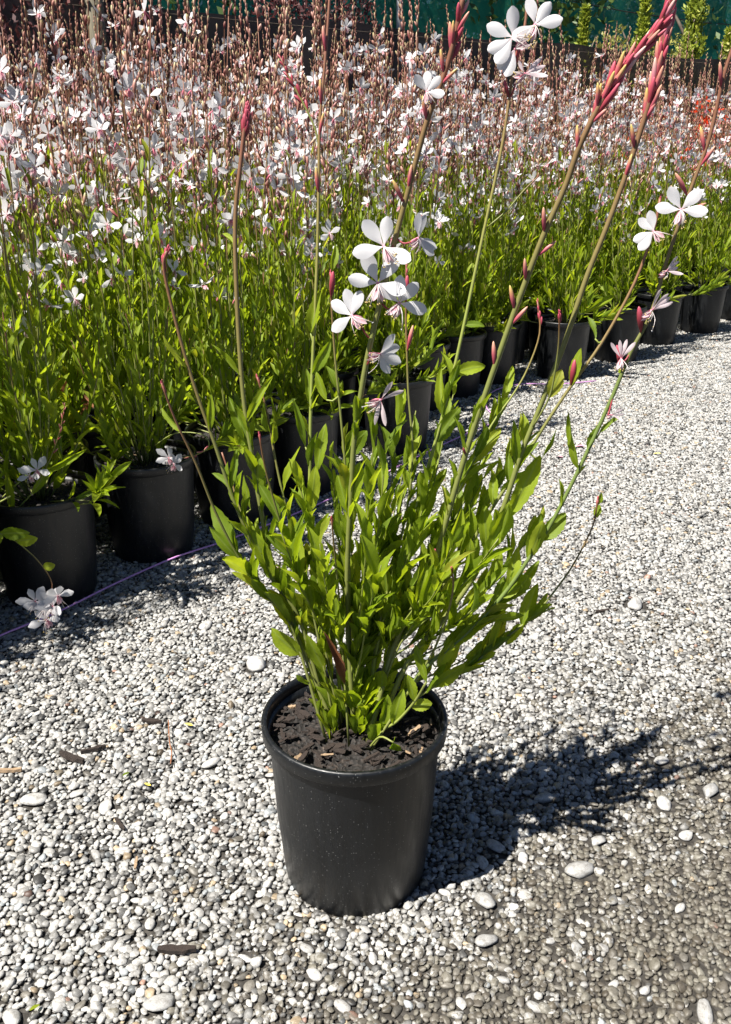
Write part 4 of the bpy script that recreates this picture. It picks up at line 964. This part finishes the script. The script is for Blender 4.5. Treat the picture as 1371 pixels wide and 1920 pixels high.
# ---------------------------------------------------------------- litter on the gravel
def litter(name, me, px, py, Lpx, ang, wratio, label, cat, z=.012, t=.18, group=None):
    p = at_z(px, py, z); L_ = Lpx / FPX * (p.y * CP + CAM_H * SP)
    o = link(name, me); o.location = p; o.rotation_euler = (rr.uniform(-.1, .1), rr.uniform(-.15, .15), R(ang)); o.scale = (L_ * wratio, L_, L_ * t); tag(o, label, cat, group); return o
YEL = mesh_only('petal', LEAF_LO[1][0], LEAF_LO[1][1], M['yellow']); PNK = mesh_only('petal', LEAF_LO[2][0], LEAF_LO[2][1], M['pinkp'])
GW = 'bark and wood scraps on the gravel'
for px, py, l_, a, pale, lab in [(332, 1780, 72, 88, 0, 'long brown strip of bark lying flat before the lone pot'), (135, 1420, 60, 60, 0, 'dark brown bark shard in a damp patch of gravel'), (175, 1405, 46, -60, 0, 'short dark bark piece beside the damp patch'),
                           (255, 1618, 28, 5, 1, 'pale cream wood chip among white pebbles'), (285, 1352, 40, 75, 0, 'curled brown bark scrap near the twig'), (225, 1545, 36, 40, 0, 'brown bark scrap beside a large white stone'),
                           (1130, 1145, 26, 100, 0, 'small brown wood scrap beside a smooth white stone'), (20, 1444, 40, 95, 1, 'thin straw-coloured splinter lying on the gravel')]:
    litter('wood_scrap', rr.choice(STRAW_ME if pale else CHIP_ME), px, py, l_, a, .22, lab, 'wood scrap', group=GW)
P = [at_z(x, y, .02) for x, y in ((316, 1350), (318, 1390), (322, 1410), (320, 1432))]; V, F = tube(catmull(P, 3), .0011, 5)
tag(build('twig', V, F, M['deadleaf']), 'thin reddish dry twig lying on the gravel', 'twig')
for px, py, l_, a, me, lab in [(362, 1360, 18, 70, YEL, 'small yellow petal near the dry twig'), (283, 1473, 16, 60, YEL, 'thin yellow petal on white pebbles'), (230, 1455, 18, -30, None, 'small fallen green leaf on the pebbles'), (1055, 857, 16, 40, PNK, 'pink fallen petal on the gravel'),
                         (1098, 836, 18, 70, PNK, 'crumpled pink petal on the gravel under the leaning stem'), (55, 1895, 22, -40, None, 'fallen light green leaf in the gravel'), (1240, 850, 14, 80, YEL, 'tiny yellow petal on the pale gravel')]:
    litter('fallen_leaf' if me is None else 'fallen_petal', me or LEAF_LO_ME[2], px, py, l_, a, .35, lab, 'leaf' if me is None else 'petal', .015, .5)

# ---------------------------------------------------------------- dark cloth fence, green net and what grows behind
def wall_sheet(name, m, a, b, z0, z1, parent, nx=60, nz=6, amp=.02, seed=0, sag=0.0):
    V = []; F = []
    d = (b - a); nrm = Vector((-d.y, d.x, 0)).normalized()
    for j in range(nz + 1):
        for i in range(nx + 1):
            t = i / nx; p = a + d * t; o_ = amp * mnoise.noise(Vector((t * d.length * 1.6, j * .5, seed)))
            zt = z0 + (z1 - z0) * j / nz - (sag * abs(math.sin(t * math.pi * d.length / 2.5)) if j == nz else 0)
            V.append((p.x + nrm.x * o_, p.y + nrm.y * o_, zt))
    c = nx + 1
    for j in range(nz):
        for i in range(nx): F.append((j * c + i, j * c + i + 1, (j + 1) * c + i + 1, (j + 1) * c + i))
    return build(name, V, F, m, parent)
def post(name, p, r_, z1, m, parent, k=10):
    V, F = tube([(p.x, p.y, -.02), (p.x, p.y, z1 * .5), (p.x, p.y, z1)], r_, k); return build(name, V, F, m, parent)
def off_at(px, off):                                     # a point on a line parallel to the fence, seen at picture column px (far distances)
    u = ray(px, 60); base = FA + FN * off; den = u.x * FN.x + u.y * FN.y
    t = (base.x * FN.x + base.y * FN.y) / den; return Vector((u.x * t, u.y * t, 0))
F0, F1 = FA - FD * 6.0, FB + FD * 9.0
F0.z = F1.z = 0
fence = empty('cloth_fence', (0, 0, 0), 'black windbreak cloth fence on wooden posts behind the flowers', 'fence')
wall_sheet('cloth', M['blackcloth'], F0, F1, .0, FENCE_H, fence, 160, 8, .05, 3, .035)
for i in range(4):
    p = off_at(1240, -.085) + (off_at(1240, -.085) - off_at(182, -.085)) * (i - 2); post('post', p, .05, FENCE_H + (.7 if i == 1 else -.2), M['wood'], fence)
V, F = tube([tuple(F0 + FD * x - FN * .02 + Vector((0, 0, FENCE_H - .06))) for x in np.linspace(0, 20, 9)], .0015, 4); build('wire', V, F, M['trunk'], fence)
NET_OFF = 2.3
N0, N1 = F0 + FN * NET_OFF - FD * 4, F1 + FN * NET_OFF + FD * 8
net = empty('shade_net_fence', (0, 0, 0), 'tall green shade net fence behind the black cloth fence', 'fence')
wall_sheet('net', M['greennet'], N0, N1, .05, 4.2, net, 160, 10, .09, 8)
for i in range(8): post('post', N0 + FD * (1.6 + 4.1 * i) - FN * .06, .035, 4.4, M['metal'], net)
for z in (2.65, 4.15):
    V, F = tube([tuple(N0 + FD * x - FN * .03 + Vector((0, 0, z - .04 * math.sin(x * 1.1)))) for x in np.linspace(0, (N1 - N0).length, 20)], .006, 4); build('wire', V, F, M['trunk'], net)

def leaf_cloud(name, m, pts, size, parent, seed, asp=.5):
    r = np.random.default_rng(seed); P = np.asarray(pts); n = len(P)
    d = r.normal(size=(n, 3)); d[:, 2] = np.abs(d[:, 2]) + .2; d /= np.linalg.norm(d, axis=1)[:, None]
    q = np.cross(d, r.normal(size=(n, 3))); q /= np.linalg.norm(q, axis=1)[:, None]
    s = (size * r.uniform(.6, 1.3, n))[:, None]
    V = np.stack([P, P + d * s * .5 + q * s * asp * .5, P + d * s, P + d * s * .5 - q * s * asp * .5], 1).reshape(-1, 3)
    F = [(4 * i, 4 * i + 1, 4 * i + 2, 4 * i + 3) for i in range(n)]
    return build(name, V, F, m, parent, smooth=False, attrs={'rnd': np.repeat(r.random(n), 4)})
def clump_points(r, centre, rad, n, clumps=14, squash=1.0):
    out = []
    cs = [np.array(centre) + r.normal(size=3) * np.array((rad * .5, rad * .5, rad * .5 * squash)) for _ in range(clumps)]
    for c in cs:
        k = n // clumps; v = r.normal(size=(k, 3)); v /= np.linalg.norm(v, axis=1)[:, None]; out.append(c + v * (rad * .42 * r.uniform(.5, 1, (k, 1))) * np.array((1, 1, squash)))
    return np.concatenate(out)
def shrub(name, p, h, rad, m, label, cat, seed, n=1500, size=.05, group=None, conifer=False, asp=.5):
    r = np.random.default_rng(seed); root = empty(name, (p.x, p.y, 0), label, cat, group)
    V, F = tube([(0, 0, -.02), (.02, .01, h * .45), (0, 0, h * .85)], [.05 * h / 2, .035 * h / 2, .01], 7); tr = build('trunk', V, F, M['trunk'], root)
    for q in range(5):
        a = q * 1.3 + seed; z = h * (.3 + .1 * q); V, F = tube([(0, 0, z), (math.cos(a) * rad * .4, math.sin(a) * rad * .4, z + h * .1), (math.cos(a) * rad * .75, math.sin(a) * rad * .75, z + h * .18)], [.02 * h / 2, .012 * h / 2, .004], 5)
        build('branch', V, F, M['trunk'], tr)
    if conifer:
        k = r.random(n); z = h * (.06 + .94 * k); rr_ = rad * (1 - k) ** .8 * (.55 + .45 * np.sin(z * 22 / h * 1.3) ** 2) * np.sqrt(r.uniform(.3, 1, n)); a = r.uniform(0, 6.28, n)
        lump = .75 + .35 * np.sin(a * 5 + z * 9); pts = np.stack([np.cos(a) * rr_ * lump, np.sin(a) * rr_ * lump, z], 1)
    else: pts = clump_points(r, (0, 0, h * .62), min(rad, h * .6), n, 22, h * .55 / rad if h * .55 < rad * 1.6 else 1.5)
    pts[:, 2] = np.maximum(pts[:, 2], .03)
    leaf_cloud('crown', m, pts, size, root, seed, asp); return root
for k, (px, off, h, rad) in enumerate([(1300, 1.0, 3.0, .50), (1205, .9, 2.55, .34), (1368, .8, 2.3, .36), (1095, 1.4, 2.45, .22)]):
    shrub('conifer', off_at(px, off), h, rad, M['fol_conifer'], ['tallest yellow-green conifer growing behind the black fence', 'narrow yellow-green conifer behind the fence next to the tallest one', 'yellow-green conifer beyond the far end of the fence', 'small thin conifer in front of the green net'][k], 'conifer', 60 + k, 7000, .06, None, True, .4)
for k, (px, off, h, rad) in enumerate([(1060, .5, 2.02, .40), (1140, .6, 2.08, .45), (1230, .6, 2.14, .45), (1320, .5, 2.18, .5), (985, .55, 1.98, .35), (1400, .6, 2.2, .5)]):
    shrub('low_shrub', off_at(px, off), h, rad, M['fol_shrub'], 'low yellowish shrub showing over the top of the black fence', 'shrub', 90 + k, 4500, .045, 'yellowish shrubs along the fence')
for k, (px, off, h, rad) in enumerate([(520, .8, 2.25, .55), (600, .9, 2.3, .6), (680, .9, 2.15, .5), (60, .5, 2.5, .6), (-40, .5, 2.6, .7), (200, .6, 2.5, .6)]):
    shrub('maroon_shrub', off_at(px, off), h, rad, M['fol_maroon'], 'dark maroon-leaved shrub showing over the black fence', 'shrub', 120 + k, 6500, .042, 'maroon shrubs behind the fence')
for k, (px, off, h, rad) in enumerate([(-100, 4.2, 6.5, 2.2), (250, 4.6, 6.0, 1.9), (520, 4.2, 5.2, 1.6), (760, 4.0, 5.8, 1.9), (930, 5.0, 5.0, 1.8), (1120, 4.6, 5.2, 1.9), (1330, 4.8, 6.0, 2.2), (1560, 5.2, 6.0, 2.3)]):
    shrub('broad_tree', off_at(px, off), h, rad, M['fol_tree'], 'dark green tree seen dimly through the green shade net', 'tree', 150 + k, 16000, .11, 'trees behind the shade net')
